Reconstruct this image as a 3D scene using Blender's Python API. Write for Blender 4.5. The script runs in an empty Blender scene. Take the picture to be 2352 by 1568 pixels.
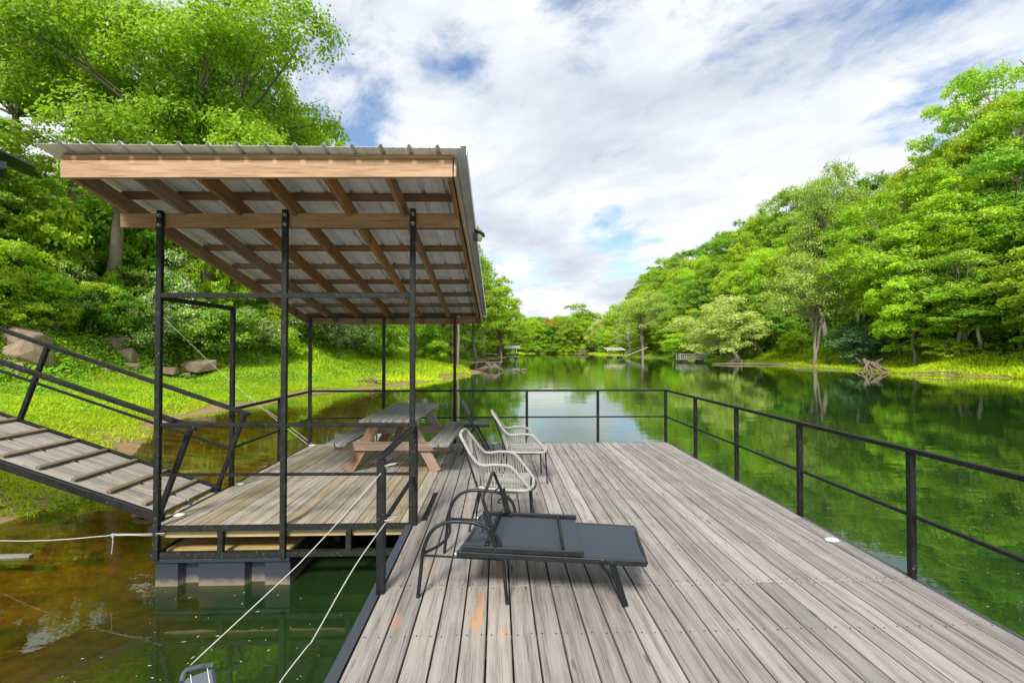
import bpy, math, random
import numpy as np
from mathutils import Vector, Matrix
R = math.radians
sc = bpy.context.scene
col = sc.collection
rng = np.random.default_rng(7)
random.seed(7)

# ------------------------------------------------------------------ camera
CAMZ = 1.68
FPX = 1045.33                       # 16 mm lens on 36 mm sensor, in photo units of 2352 x 1568
YAW, PITCH = math.atan(34 / FPX), math.atan(16.4 / FPX)
cam_d = bpy.data.cameras.new('camera'); cam = bpy.data.objects.new('camera', cam_d); col.objects.link(cam)
cam_d.lens = 16; cam_d.sensor_width = 36; cam_d.clip_start = 0.05; cam_d.clip_end = 5000
cam.location = (0, 0, CAMZ); cam.rotation_euler = (R(90) + PITCH, 0, -YAW)
sc.camera = cam
sc.render.resolution_x = 1024; sc.render.resolution_y = 682
sc.view_settings.view_transform = 'Standard'; sc.view_settings.look = 'None'
sc.view_settings.exposure = 0.55; sc.view_settings.gamma = 1

# ------------------------------------------------------------------ sun and sky
SUN_EL, SUN_AZ = R(44), R(196)      # azimuth clockwise from +Y: light comes from behind and left of the camera
sd = bpy.data.lights.new('sun', 'SUN'); sun = bpy.data.objects.new('sun', sd); col.objects.link(sun)
sd.energy = 4.3; sd.angle = R(12); sd.color = (1, .95, .86)
to_sun = Vector((math.sin(SUN_AZ) * math.cos(SUN_EL), math.cos(SUN_AZ) * math.cos(SUN_EL), math.sin(SUN_EL)))
sun.rotation_euler = to_sun.to_track_quat('Z', 'Y').to_euler()
sun.location = (0, 0, 60)

class NT:
    """tiny node-tree helper"""
    def __init__(s, tree): s.t = tree; s.n = tree.nodes; s.l = tree.links
    def node(s, typ, ins=None, **kw):
        n = s.n.new(typ)
        for k, v in kw.items(): setattr(n, k, v)
        for k, v in (ins or {}).items():
            i = n.inputs[k]
            if isinstance(v, bpy.types.NodeSocket): s.l.new(v, i)
            else: i.default_value = v
        return n
    def math(s, op, a, b=0.0, c=None, clamp=False):
        d = {0: a, 1: b}
        if c is not None: d[2] = c
        return s.node('ShaderNodeMath', d, operation=op, use_clamp=clamp).outputs[0]
    def vmath(s, op, a, b=(0, 0, 0)): return s.node('ShaderNodeVectorMath', {0: a, 1: b}, operation=op).outputs[0]
    def noise(s, vec, scale, detail=4, rough=.55, dist=0, out=0):
        return s.node('ShaderNodeTexNoise', {'Vector': vec, 'Scale': scale, 'Detail': detail, 'Roughness': rough, 'Distortion': dist}).outputs[out]
    def ramp(s, fac, stops, interp='LINEAR'):
        n = s.node('ShaderNodeValToRGB', {'Fac': fac}); r = n.color_ramp; r.interpolation = interp
        while len(r.elements) < len(stops): r.elements.new(.5)
        for e, (p, c) in zip(r.elements, stops):
            e.position = p; e.color = (c, c, c, 1) if isinstance(c, (int, float)) else (*c, 1)
        return n.outputs[0]
    def mix(s, fac, a, b, blend='MIX'):
        n = s.node('ShaderNodeMix', data_type='RGBA', blend_type=blend)
        for i, v in ((0, fac), (6, a), (7, b)):
            if isinstance(v, bpy.types.NodeSocket): s.l.new(v, n.inputs[i])
            else: n.inputs[i].default_value = v if i == 0 else (*v, 1) if len(v) == 3 else v
        return n.outputs[2]
    def maprange(s, v, a, b, c, d): return s.node('ShaderNodeMapRange', {0: v, 1: a, 2: b, 3: c, 4: d}).outputs[0]

w = bpy.data.worlds.new('World'); sc.world = w; w.use_nodes = True
w.node_tree.nodes.clear(); N = NT(w.node_tree)
sky = N.node('ShaderNodeTexSky', sky_type='NISHITA', sun_disc=False, sun_elevation=SUN_EL, sun_rotation=SUN_AZ, air_density=1.2, dust_density=.6, ozone_density=2.0)
gen = N.node('ShaderNodeTexCoord').outputs['Generated']
sep = N.node('ShaderNodeSeparateXYZ', {0: gen})
zz = N.math('ADD', N.math('MAXIMUM', sep.outputs[2], 0.0), .16)
pl = N.node('ShaderNodeCombineXYZ', {0: N.math('DIVIDE', sep.outputs[0], zz), 1: N.math('DIVIDE', sep.outputs[1], zz), 2: 3.7}).outputs[0]
SKY_OFF = (1.3, 4.1, 0)
pv = N.vmath('ADD', pl, SKY_OFF)
rotv = N.node('ShaderNodeVectorRotate', {'Vector': pv, 'Angle': R(-35)}, rotation_type='Z_AXIS').outputs[0]
pv2 = N.vmath('MULTIPLY', rotv, (1.0, .7, 1))
nb = N.noise(pv2, 1.05, 3, .5, .3)
nf = N.noise(pv2, 3.6, 9, .62, .25)
cl = N.math('ADD', N.math('MULTIPLY', nb, .5), N.math('MULTIPLY', nf, .5))
def hole(px, py, rad, amt):                    # a gap in the cloud at a fixed direction of the sky
    v = Vector(((px - 1176) / FPX, 1, -(py - 784) / FPX)).normalized()
    v.rotate(Matrix.Rotation(PITCH, 3, 'X')); v.rotate(Matrix.Rotation(-YAW, 3, 'Z'))
    d = N.node('ShaderNodeVectorMath', {0: gen, 1: tuple(v)}, operation='DISTANCE').outputs['Value']
    return N.maprange(d, 0.0, rad, amt, 0.0)
for h in ((1070, 150, .10, .16), (830, 300, .20, .17), (1430, 562, .10, .2), (1500, 300, .3, .05), (2050, 330, .35, .06), (2300, 160, .25, .05)):
    cl = N.math('SUBTRACT', cl, hole(*h))
cover = N.ramp(cl, [(.315, 0.0), (.46, 1.0)], 'EASE')
cover = N.math('MAXIMUM', cover, N.math('MULTIPLY', N.maprange(sep.outputs[2], 0, .1, 1, 0), .75))
shade = N.noise(N.vmath('ADD', pv2, (7, 3, 1)), 1.5, 7, .58, .2)
ccol = N.ramp(shade, [(.30, (5.5, 6.1, 7.1)), (.46, (7.2, 7.7, 8.4)), (.58, (9.4, 9.6, 9.8))])
blue = N.mix(1.0, sky.outputs[0], (1.5, 1.55, 1.65), 'MULTIPLY')
below = N.maprange(sep.outputs[2], -.02, .0, 0.0, 1.0)
final = N.mix(cover, blue, ccol)
final = N.mix(below, (.6, .8, .4), final)
bg = N.node('ShaderNodeBackground', {'Color': final, 'Strength': .077})
N.l.new(bg.outputs[0], N.node('ShaderNodeOutputWorld').inputs[0])

# ------------------------------------------------------------------ helpers
def tag(o, label=None, cat=None, group=None, kind=None):
    if label: o['label'] = label
    if cat: o['category'] = cat
    if group: o['group'] = group
    if kind: o['kind'] = kind
    return o
def empty(name, loc=(0, 0, 0), rz=0, **kw):
    o = bpy.data.objects.new(name, None); col.objects.link(o)
    o.location = loc; o.rotation_euler = (0, 0, rz); o.empty_display_size = .1
    return tag(o, **kw)
def ray(px, py):
    v = Vector(((px - 1176) / FPX, 1, -(py - 784) / FPX))
    v.rotate(Matrix.Rotation(PITCH, 3, 'X')); v.rotate(Matrix.Rotation(-YAW, 3, 'Z')); return v
def at(px, py, Y):
    v = ray(px, py); return Vector((0, 0, CAMZ)) + v * (Y / v.y)

def catmull(pts, n=8, closed=False):
    P = [Vector(p) for p in pts]; out = []
    m = len(P); rg = range(m) if closed else range(m - 1)
    for i in rg:
        if closed: a, b, c, d = P[i - 1], P[i], P[(i + 1) % m], P[(i + 2) % m]
        else: a, b, c, d = P[max(i - 1, 0)], P[i], P[i + 1], P[min(i + 2, m - 1)]
        for k in range(n):
            t = k / n
            out.append(.5 * ((2 * b) + (c - a) * t + (2 * a - 5 * b + 4 * c - d) * t * t + (3 * b - a - 3 * c + d) * t ** 3))
    if not closed: out.append(P[-1])
    return out

class MB:
    def __init__(s): s.v = []; s.f = []; s.g = []; s.r = []; s.sm = []
    def add(s, verts, faces, gco=None, rnd=None, smooth=False):
        b = len(s.v); s.v += [tuple(p) for p in verts]; s.f += [tuple(i + b for i in f) for f in faces]
        s.g += [tuple(q) for q in (gco or verts)]; rnd = random.random() if rnd is None else rnd
        s.r += [rnd] * len(verts); s.sm += [smooth] * len(faces)
    def beam(s, p0, p1, w, h, up=(0, 0, 1), ext=0, rnd=None, w1=None, h1=None):
        """bar of width w (sideways) and height h (along up) from p0 to p1"""
        p0, p1 = Vector(p0), Vector(p1); d = (p1 - p0); L = d.length; d = d / L
        u = Vector(up); u = u - d * u.dot(d)
        if u.length < 1e-5: u = Vector((0, 1, 0)) - d * d.y
        u.normalize(); sd_ = d.cross(u)
        o = (random.random() * 50, random.random() * 9, random.random() * 9); V = []; G = []
        for t, p, ww, hh in ((0, p0 - d * ext, w, h), (L, p1 + d * ext, w1 or w, h1 or h)):
            for a, b in ((-1, -1), (1, -1), (1, 1), (-1, 1)):
                V.append(p + sd_ * (a * ww / 2) + u * (b * hh / 2)); G.append((t + o[0], a * ww / 2 + o[1], b * hh / 2 + o[2]))
        s.add(V, [(0, 3, 2, 1), (4, 5, 6, 7), (0, 1, 5, 4), (1, 2, 6, 5), (2, 3, 7, 6), (3, 0, 4, 7)], G, rnd)
        return s
    def box(s, c, size, rz=0, axis='x', rnd=None):
        c = Vector(c); x, y, z = size
        m = Matrix.Rotation(rz, 3, 'Z')
        if axis == 'x': s.beam(c - m @ Vector((x / 2, 0, 0)), c + m @ Vector((x / 2, 0, 0)), y, z, rnd=rnd)
        elif axis == 'y': s.beam(c - m @ Vector((0, y / 2, 0)), c + m @ Vector((0, y / 2, 0)), x, z, rnd=rnd)
        else: s.beam(c - Vector((0, 0, z / 2)), c + Vector((0, 0, z / 2)), x, y, up=m @ Vector((0, 1, 0)), rnd=rnd)
        return s
    def tube(s, pts, r, n=8, closed=False, rnd=None):
        P = [Vector(p) for p in pts]; m = len(P)
        rr = r if hasattr(r, '__len__') else [r] * m
        V = []; G = []; L = 0; o = random.random() * 20; prev = None
        for i in range(m):
            if closed: d = (P[(i + 1) % m] - P[i - 1])
            else: d = P[min(i + 1, m - 1)] - P[max(i - 1, 0)]
            d.normalize()
            if prev is None: u = Vector((0, 0, 1)) if abs(d.z) < .9 else Vector((1, 0, 0))
            else: u = prev
            u = (u - d * u.dot(d)).normalized(); prev = u; b = d.cross(u)
            if i: L += (P[i] - P[i - 1]).length
            for k in range(n):
                a = 2 * math.pi * k / n
                V.append(P[i] + (u * math.cos(a) + b * math.sin(a)) * rr[i]); G.append((L + o, math.cos(a) * rr[i], math.sin(a) * rr[i]))
        F = []
        for i in range(m if closed else m - 1):
            j = (i + 1) % m
            for k in range(n): F.append((i * n + k, j * n + k, j * n + (k + 1) % n, i * n + (k + 1) % n))
        if not closed: F.append(tuple(range(n - 1, -1, -1))); F.append(tuple((m - 1) * n + k for k in range(n)))
        # normals of sides point outward with this winding reversed
        F = [tuple(reversed(f)) for f in F]
        s.add(V, F, G, rnd, smooth=True); return s
    def blob(s, c, rad, n=10, m=7, jit=0, rnd=None):
        c = Vector(c); V = [c + Vector((0, 0, rad[2]))]; F = []
        for i in range(1, m):
            th = math.pi * i / m
            for k in range(n):
                a = 2 * math.pi * k / n; q = 1 + (random.random() - .5) * jit
                V.append(c + Vector((rad[0] * math.sin(th) * math.cos(a), rad[1] * math.sin(th) * math.sin(a), rad[2] * math.cos(th))) * 1 if not jit else
                         c + Vector((rad[0] * math.sin(th) * math.cos(a) * q, rad[1] * math.sin(th) * math.sin(a) * q, rad[2] * math.cos(th) * q)))
        V.append(c - Vector((0, 0, rad[2])))
        for k in range(n): F.append((0, 1 + k, 1 + (k + 1) % n))
        for i in range(m - 2):
            for k in range(n):
                a = 1 + i * n; F.append((a + k, a + n + k, a + n + (k + 1) % n, a + (k + 1) % n))
        e = len(V) - 1; a = 1 + (m - 2) * n
        for k in range(n): F.append((e, a + (k + 1) % n, a + k))
        s.add(V, F, None, rnd, smooth=not jit); return s
    def build(s, name, mat, parent=None, bevel=0, origin=None):
        me = bpy.data.meshes.new(name); o = bpy.data.objects.new(name, me)
        V = s.v
        if origin is not None: V = [(a - origin[0], b - origin[1], c - origin[2]) for a, b, c in V]
        me.from_pydata(V, [], s.f); me.materials.append(mat)
        at1 = me.attributes.new('gco', 'FLOAT_VECTOR', 'POINT'); at1.data.foreach_set('vector', np.array(s.g, 'f').ravel())
        at2 = me.attributes.new('rnd', 'FLOAT', 'POINT'); at2.data.foreach_set('value', np.array(s.r, 'f'))
        me.polygons.foreach_set('use_smooth', s.sm); me.update()
        col.objects.link(o); o.parent = parent
        if origin is not None: o.location = origin
        if bevel:
            bm_ = o.modifiers.new('bevel', 'BEVEL'); bm_.width = bevel; bm_.segments = 1; bm_.limit_method = 'ANGLE'
        return o

def np_mesh(name, V, F, mat, rnd=None, parent=None, extra=None):
    """fast mesh from numpy arrays; F is (n,k)"""
    me = bpy.data.meshes.new(name); n, k = F.shape
    me.vertices.add(len(V)); me.vertices.foreach_set('co', V.astype('f').ravel())
    me.loops.add(n * k); me.loops.foreach_set('vertex_index', F.astype('i').ravel())
    me.polygons.add(n); me.polygons.foreach_set('loop_start', np.arange(0, n * k, k, dtype='i'))
    if rnd is not None: a = me.attributes.new('rnd', 'FLOAT', 'POINT'); a.data.foreach_set('value', rnd.astype('f'))
    for kx, arr in (extra or {}).items(): a = me.attributes.new(kx, 'FLOAT', 'POINT'); a.data.foreach_set('value', arr.astype('f'))
    me.update(calc_edges=True); me.validate()
    if mat: me.materials.append(mat)
    o = bpy.data.objects.new(name, me); col.objects.link(o); o.parent = parent
    return o

# ------------------------------------------------------------------ materials
def new_mat(name):
    m = bpy.data.materials.new(name); m.use_nodes = True; m.node_tree.nodes.clear(); return m, NT(m.node_tree)
def finish(N_, sh): N_.l.new(sh, N_.node('ShaderNodeOutputMaterial').inputs[0])
def bump(N_, h, strength=.3, dist=.01): return N_.node('ShaderNodeBump', {'Height': h, 'Strength': strength, 'Distance': dist}).outputs[0]

def wood(name, light, dark, vary=.35, grain=1.0, stain=None, rough=.85, moss=0.0, tint=None):
    m, n = new_mat(name)
    g = n.node('ShaderNodeAttribute', attribute_name='gco').outputs['Vector']
    r = n.node('ShaderNodeAttribute', attribute_name='rnd').outputs['Fac']
    oc = n.node('ShaderNodeTexCoord').outputs['Object']
    off = n.node('ShaderNodeCombineXYZ', {0: n.math('MULTIPLY', r, 37.0), 1: n.math('MULTIPLY', r, 11.0), 2: 0.0}).outputs[0]
    gv = n.vmath('ADD', g, off)
    # growth-ring bands, bent by a slow noise along the board
    warp = n.noise(n.vmath('MULTIPLY', gv, (1.3, 9, 9)), 1.0, 3, .5, out=0)
    y = n.node('ShaderNodeSeparateXYZ', {0: gv})
    band = n.math('ADD', n.math('MULTIPLY', y.outputs[1], 62 * grain), n.math('MULTIPLY', warp, 13))
    ring = n.math('MULTIPLY_ADD', n.math('SINE', band), .5, .5)
    fine = n.noise(n.vmath('MULTIPLY', gv, (3.0, 170, 170)), 1.0, 5, .7)
    med = n.noise(n.vmath('MULTIPLY', gv, (1.1, 24, 24)), 1.0, 5, .6)
    blot = n.noise(oc, 2.3, 4, .6)
    k = n.math('ADD', n.math('ADD', n.math('MULTIPLY', ring, .16), n.math('MULTIPLY_ADD', n.math('SUBTRACT', fine, .5), 1.25, .31)), n.math('MULTIPLY', med, .38))
    c = n.ramp(k, [(.34, dark), (.55, tuple(a * .62 + b * .38 for a, b in zip(light, dark))), (.80, light)])
    val = n.math('ADD', n.math('MULTIPLY', n.math('SUBTRACT', r, .5), vary * 1.3), n.math('MULTIPLY_ADD', n.math('SUBTRACT', blot, .5), .45, 1.0))
    hs = n.node('ShaderNodeHueSaturation', {'Color': c, 'Value': val, 'Saturation': n.math('MULTIPLY_ADD', n.math('FRACT', n.math('MULTIPLY', r, 7.3)), .7, .65)}).outputs[0]
    # knots
    kv = n.node('ShaderNodeTexVoronoi', {'Vector': n.vmath('MULTIPLY', gv, (1.7, 7.5, .01)), 'Scale': 1.0}).outputs['Distance']
    knot = n.ramp(kv, [(.05, 1.0), (.11, 0.0)])
    hs = n.mix(n.math('MULTIPLY', knot, .65), hs, tuple(a * .35 for a in dark))
    # cracks along the grain
    cr = n.noise(n.vmath('MULTIPLY', gv, (2.2, 95, 60)), 1.0, 2, .5)
    crack = n.ramp(cr, [(.27, 1.0), (.33, 0.0)])
    hs = n.mix(n.math('MULTIPLY', crack, .6), hs, tuple(a * .3 for a in dark))
    if moss:
        ms = n.ramp(n.noise(oc, 3.1, 5, .6), [(.5, 0.0), (.72, moss)])
        hs = n.mix(ms, hs, (.17, .17, .055))
    if stain: hs = stain(n, hs)
    h = n.math('SUBTRACT', n.math('ADD', n.math('MULTIPLY', fine, .6), n.math('MULTIPLY', ring, .3)), n.math('MULTIPLY', crack, 1.2))
    b = n.node('ShaderNodeBsdfPrincipled', {'Base Color': hs, 'Roughness': rough, 'Normal': bump(n, h, .55, .004), 'Specular IOR Level': .25})
    finish(n, b.outputs[0]); return m

def simple(name, color, rough=.6, metal=0, spec=.5, var=0, scale=8, bumpy=0):
    m, n = new_mat(name)
    oc = n.node('ShaderNodeTexCoord').outputs['Object']
    c = (*color, 1)
    nz = n.noise(oc, scale, 6, .6)
    if var: c = n.mix(nz, tuple(a * (1 - var) for a in color), tuple(min(1, a * (1 + var)) for a in color))
    b = n.node('ShaderNodeBsdfPrincipled', {'Base Color': c, 'Roughness': rough, 'Metallic': metal, 'Specular IOR Level': spec})
    if bumpy: n.l.new(bump(n, nz, bumpy, .02), b.inputs['Normal'])
    finish(n, b.outputs[0]); return m

def painted_steel(name, base=(.006, .007, .008), specks=.5, moss=.0, rough=.38):
    m, n = new_mat(name)
    oc = n.node('ShaderNodeTexCoord').outputs['Object']
    f1 = n.noise(oc, 48, 3, .6); patch = n.noise(oc, 3.5, 3, .6)
    sp = n.math('MULTIPLY', n.ramp(f1, [(.64, 0.0), (.69, 1.0)]), n.ramp(patch, [(.45, 0.0), (.65, 1.0)]))
    c = n.mix(n.math('MULTIPLY', sp, specks), base, (.26, .27, .23))
    if moss: c = n.mix(n.ramp(n.noise(oc, 22, 6, .7), [(.5, 0.0), (.75, moss)]), c, (.10, .115, .06))
    dust = n.noise(oc, 9, 5, .6)
    c = n.mix(n.ramp(dust, [(.45, 0.0), (.85, .3)]), c, (.03, .034, .037))
    b = n.node('ShaderNodeBsdfPrincipled', {'Base Color': c, 'Roughness': n.maprange(dust, .3, .7, rough, rough + .3), 'Normal': bump(n, f1, .15, .002), 'Specular IOR Level': .3})
    finish(n, b.outputs[0]); return m

def leafmat(name, dark, light, trans=.42, hue=.03, rough=.5, odd=None):
    m, n = new_mat(name)
    r = n.node('ShaderNodeAttribute', attribute_name='rnd').outputs['Fac']
    ob = n.node('ShaderNodeObjectInfo').outputs['Random']
    c = n.mix(r, dark, light)
    if odd: c = n.mix(n.math('GREATER_THAN', n.math('FRACT', n.math('MULTIPLY', r, 91.7)), 1 - odd[0]), c, odd[1])
    c = n.node('ShaderNodeHueSaturation', {'Color': c, 'Hue': n.maprange(ob, 0, 1, .5 - hue * 1.5, .5 + hue * .3), 'Value': n.maprange(n.math('FRACT', n.math('MULTIPLY', ob, 5.3)), 0, 1, .9, 1.25), 'Saturation': 1.0}).outputs[0]
    p = n.node('ShaderNodeBsdfPrincipled', {'Base Color': c, 'Roughness': rough, 'Specular IOR Level': .35})
    tr = n.node('ShaderNodeBsdfTranslucent', {'Color': n.mix(1.0, c, (1.25, 1.15, .55), 'MULTIPLY')})
    mx = n.node('ShaderNodeMixShader', {0: trans, 1: p.outputs[0], 2: tr.outputs[0]})
    finish(n, mx.outputs[0]); return m

def rust_stain(n, c):
    oc = n.node('ShaderNodeTexCoord').outputs['Object']
    s = n.node('ShaderNodeSeparateXYZ', {0: oc})
    nz = n.noise(oc, 9, 4, .6)
    def spot(cx, cy, rx, ry, amt):
        dx = n.math('DIVIDE', n.math('SUBTRACT', s.outputs[0], cx), rx); dy = n.math('DIVIDE', n.math('SUBTRACT', s.outputs[1], cy), ry)
        d = n.math('ADD', n.math('MULTIPLY', dx, dx), n.math('MULTIPLY', dy, dy))
        d = n.math('ADD', d, n.math('MULTIPLY', n.math('SUBTRACT', nz, .5), 2.6))
        return n.ramp(d, [(.2, amt), (1.0, 0.0)])
    for q in ((-.125, 2.86, .045, .15, .5), (-.11, 3.05, .04, .16, .28), (.03, 3.42, .035, .16, .35), (.04, 2.72, .05, .08, .3), (-.62, 2.85, .05, .12, .25), (-.53, 3.55, .08, .2, .15)):
        c = n.mix(spot(*q), c, (.52, .22, .04))
    return c

M = {}
M['deck'] = wood('weathered_grey_planks', (.305, .285, .268), (.125, .114, .106), vary=.30, stain=rust_stain)
M['deck2'] = wood('weathered_tan_planks', (.33, .285, .22), (.15, .125, .092), vary=.22, moss=.35)
M['ramp'] = wood('grey_ramp_planks', (.33, .305, .275), (.15, .135, .118), vary=.25)
M['cleat'] = wood('mossy_ramp_cleats', (.24, .20, .13), (.11, .09, .055), vary=.3)
M['tabletop'] = wood('grey_table_planks', (.28, .27, .255), (.10, .096, .09), vary=.2)
M['tablesup'] = wood('greyed_pinkish_timber', (.36, .285, .245), (.17, .125, .105), vary=.2)
M['tableleg'] = wood('red_brown_timber', (.34, .21, .145), (.15, .085, .055), vary=.35)
M['fascia'] = wood('tan_pine_beam', (.48, .32, .20), (.24, .14, .08), vary=.1, grain=.55)
M['rafter'] = wood('brown_pine_rafter', (.33, .205, .115), (.15, .088, .046), vary=.3, grain=.6)
M['purlin'] = wood('dark_pine_purlin', (.26, .155, .09), (.12, .07, .042), vary=.3, grain=.6)
M['joist'] = wood('yellow_pine_joist', (.42, .32, .17), (.22, .155, .075), vary=.2, grain=.6, moss=.3)
M['steel'] = painted_steel('black_painted_steel')
M['steelold'] = painted_steel('mossy_black_steel', (.006, .008, .007), .9, .28, .55)
M['edge'] = painted_steel('blue_grey_steel_edge', (.045, .055, .07), .3, 0, .45)
M['chairmetal'] = painted_steel('dark_powder_coated_tube', (.010, .013, .016), .35, .0, .32)
M['fabric'] = simple('dark_sling_fabric', (.036, .048, .062), .75, var=.25, scale=300, spec=.3)
M['plastic'] = simple('dark_folding_chair_plastic', (.035, .04, .048), .5, var=.1)
M['white'] = simple('white_plastic', (.62, .66, .62), .4, var=.12, scale=20)
M['lens'] = simple('pale_lens', (.6, .6, .5), .15)
M['rope'] = simple('pale_rope', (.36, .355, .33), .9, var=.3, scale=120)
M['bolt'] = simple('galvanised_bolt', (.55, .57, .6), .35, 1)
M['rock'] = simple('tan_sandstone', (.25, .19, .135), .95, var=.65, scale=5, bumpy=1.0, spec=.15)
M['bark'] = simple('grey_brown_bark', (.20, .165, .13), .9, var=.5, scale=6, bumpy=.7)
M['deadwood'] = simple('bleached_dead_wood', (.13, .10, .07), .9, var=.45, scale=7, bumpy=.5)
M['palebark'] = simple('pale_bare_bark', (.48, .44, .38), .9, var=.3, scale=5)
M['darkroof'] = simple('dark_metal_roof', (.022, .03, .034), .45, var=.2)
M['brownpost'] = simple('brown_painted_post', (.20, .09, .055), .7, var=.2)
M['goose'] = simple('brown_goose_feathers', (.17, .13, .10), .8, var=.4, scale=20)
M['gooseneck'] = simple('black_goose_neck', (.015, .015, .015), .6)

def rope_wrap():
    m, n = new_mat('grey_wrapped_rope')
    g = n.node('ShaderNodeAttribute', attribute_name='gco').outputs['Vector']
    oc = n.node('ShaderNodeTexCoord').outputs['Object']
    s = n.node('ShaderNodeSeparateXYZ', {0: g})
    wv = n.math('SINE', n.math('ADD', n.math('MULTIPLY', s.outputs[0], 900), n.math('MULTIPLY', s.outputs[1], 260)))
    nz = n.noise(oc, 14, 4, .6)
    c = n.ramp(nz, [(.3, (.40, .42, .39)), (.5, (.55, .55, .51)), (.7, (.50, .43, .48))])
    c = n.mix(n.maprange(wv, -1, 1, .45, 0), c, (.16, .16, .145))
    b = n.node('ShaderNodeBsdfPrincipled', {'Base Color': c, 'Roughness': .85, 'Normal': bump(n, wv, .8, .003)})
    finish(n, b.outputs[0]); return m
M['wrap'] = rope_wrap()

def float_mat():
    m, n = new_mat('blue_grey_float_plastic')
    oc = n.node('ShaderNodeTexCoord').outputs['Object']; s = n.node('ShaderNodeSeparateXYZ', {0: oc})
    nz = n.noise(oc, 16, 6, .65)
    k = n.math('ADD', s.outputs[2], n.math('MULTIPLY', n.math('SUBTRACT', nz, .5), .10))
    scum = n.ramp(n.maprange(k, -.56, -.28, 0, 1), [(0, .95), (.10, .75), (.27, .08), (.92, .0), (1, .5)])
    c = n.mix(scum, (.014, .023, .038), (.19, .155, .115))
    b = n.node('ShaderNodeBsdfPrincipled', {'Base Color': c, 'Specular IOR Level': .25, 'Roughness': n.maprange(scum, 0, 1, .5, .9), 'Normal': bump(n, nz, .2, .01)})
    finish(n, b.outputs[0]); return m
M['float'] = float_mat()

def sheet_mat():
    m, n = new_mat('galvanised_roof_sheet')
    oc = n.node('ShaderNodeTexCoord').outputs['Object']
    st = n.noise(n.vmath('MULTIPLY', oc, (14, 1.5, 3)), 1.0, 4, .6); nz = n.noise(oc, 5, 5, .6)
    c = n.ramp(n.math('ADD', n.math('MULTIPLY', st, .5), n.math('MULTIPLY', nz, .5)), [(.35, (.55, .57, .59)), (.65, (.80, .82, .85))])
    b = n.node('ShaderNodeBsdfPrincipled', {'Base Color': c, 'Roughness': .45, 'Metallic': .15})
    finish(n, b.outputs[0]); return m
M['sheet'] = sheet_mat()

M['leaf_near'] = leafmat('fresh_green_leaves', (.170, .370, .022), (.40, .66, .05), .5, .014)
M['leaf_mid'] = leafmat('mid_green_leaves', (.160, .355, .020), (.37, .62, .04), .48, .03)
M['leaf_yellow'] = leafmat('yellow_green_leaves', (.22, .41, .018), (.46, .68, .036), .5, .008)
M['leaf_dark'] = leafmat('deep_green_leaves', (.10, .27, .022), (.26, .50, .045), .4, .02)
M['leaf_pale'] = leafmat('pale_blossom_leaves', (.34, .46, .09), (.58, .72, .22), .42, .01)
M['leaf_blue'] = leafmat('blue_green_leaves', (.08, .20, .075), (.19, .36, .15), .35, .01)
M['leaf_grey'] = leafmat('grey_green_leaves', (.21, .34, .05), (.42, .62, .13), .45, .015)
M['leaf_flower'] = leafmat('leaves_with_white_flowers', (.11, .27, .025), (.30, .52, .055), .4, .01, odd=(.22, (.80, .80, .70)))
M['leaf_orange'] = leafmat('orange_tinged_leaves', (.30, .30, .012), (.62, .46, .04), .4, .01)
M['leaf_under'] = leafmat('undergrowth_leaves', (.12, .29, .02), (.34, .60, .04), .45, 0)
M['grass'] = leafmat('bright_grass', (.25, .40, .011), (.57, .70, .02), .42, 0)

def ground_mat():
    m, n = new_mat('bank_soil_and_river_bed')
    d = n.node('ShaderNodeAttribute', attribute_name='shore').outputs['Fac']
    oc = n.node('ShaderNodeTexCoord').outputs['Object']
    nz = n.noise(oc, .8, 6, .6); nf = n.noise(oc, 7, 6, .65)
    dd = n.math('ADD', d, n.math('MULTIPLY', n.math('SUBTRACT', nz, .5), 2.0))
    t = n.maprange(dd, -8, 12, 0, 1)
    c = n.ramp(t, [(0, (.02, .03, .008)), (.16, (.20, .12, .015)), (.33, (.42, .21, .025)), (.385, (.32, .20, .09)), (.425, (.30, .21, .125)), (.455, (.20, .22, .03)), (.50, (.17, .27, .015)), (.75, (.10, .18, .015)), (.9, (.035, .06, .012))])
    # weed and algae growing on the bed
    alg = n.ramp(n.noise(n.vmath('MULTIPLY', oc, (.7, 1.6, 1)), 1.5, 6, .65, .6), [(.46, 0.0), (.62, 1.0)])
    c = n.mix(n.math('MULTIPLY', alg, n.ramp(t, [(.38, .8), (.42, 0.0)])), c, (.035, .06, .008))
    c = n.mix(n.maprange(nf, .3, .7, .45, 0), c, (.03, .03, .01))
    b = n.node('ShaderNodeBsdfPrincipled', {'Base Color': c, 'Roughness': .95, 'Normal': bump(n, nf, .5, .05), 'Specular IOR Level': .1})
    finish(n, b.outputs[0]); return m
M['ground'] = ground_mat()

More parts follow.
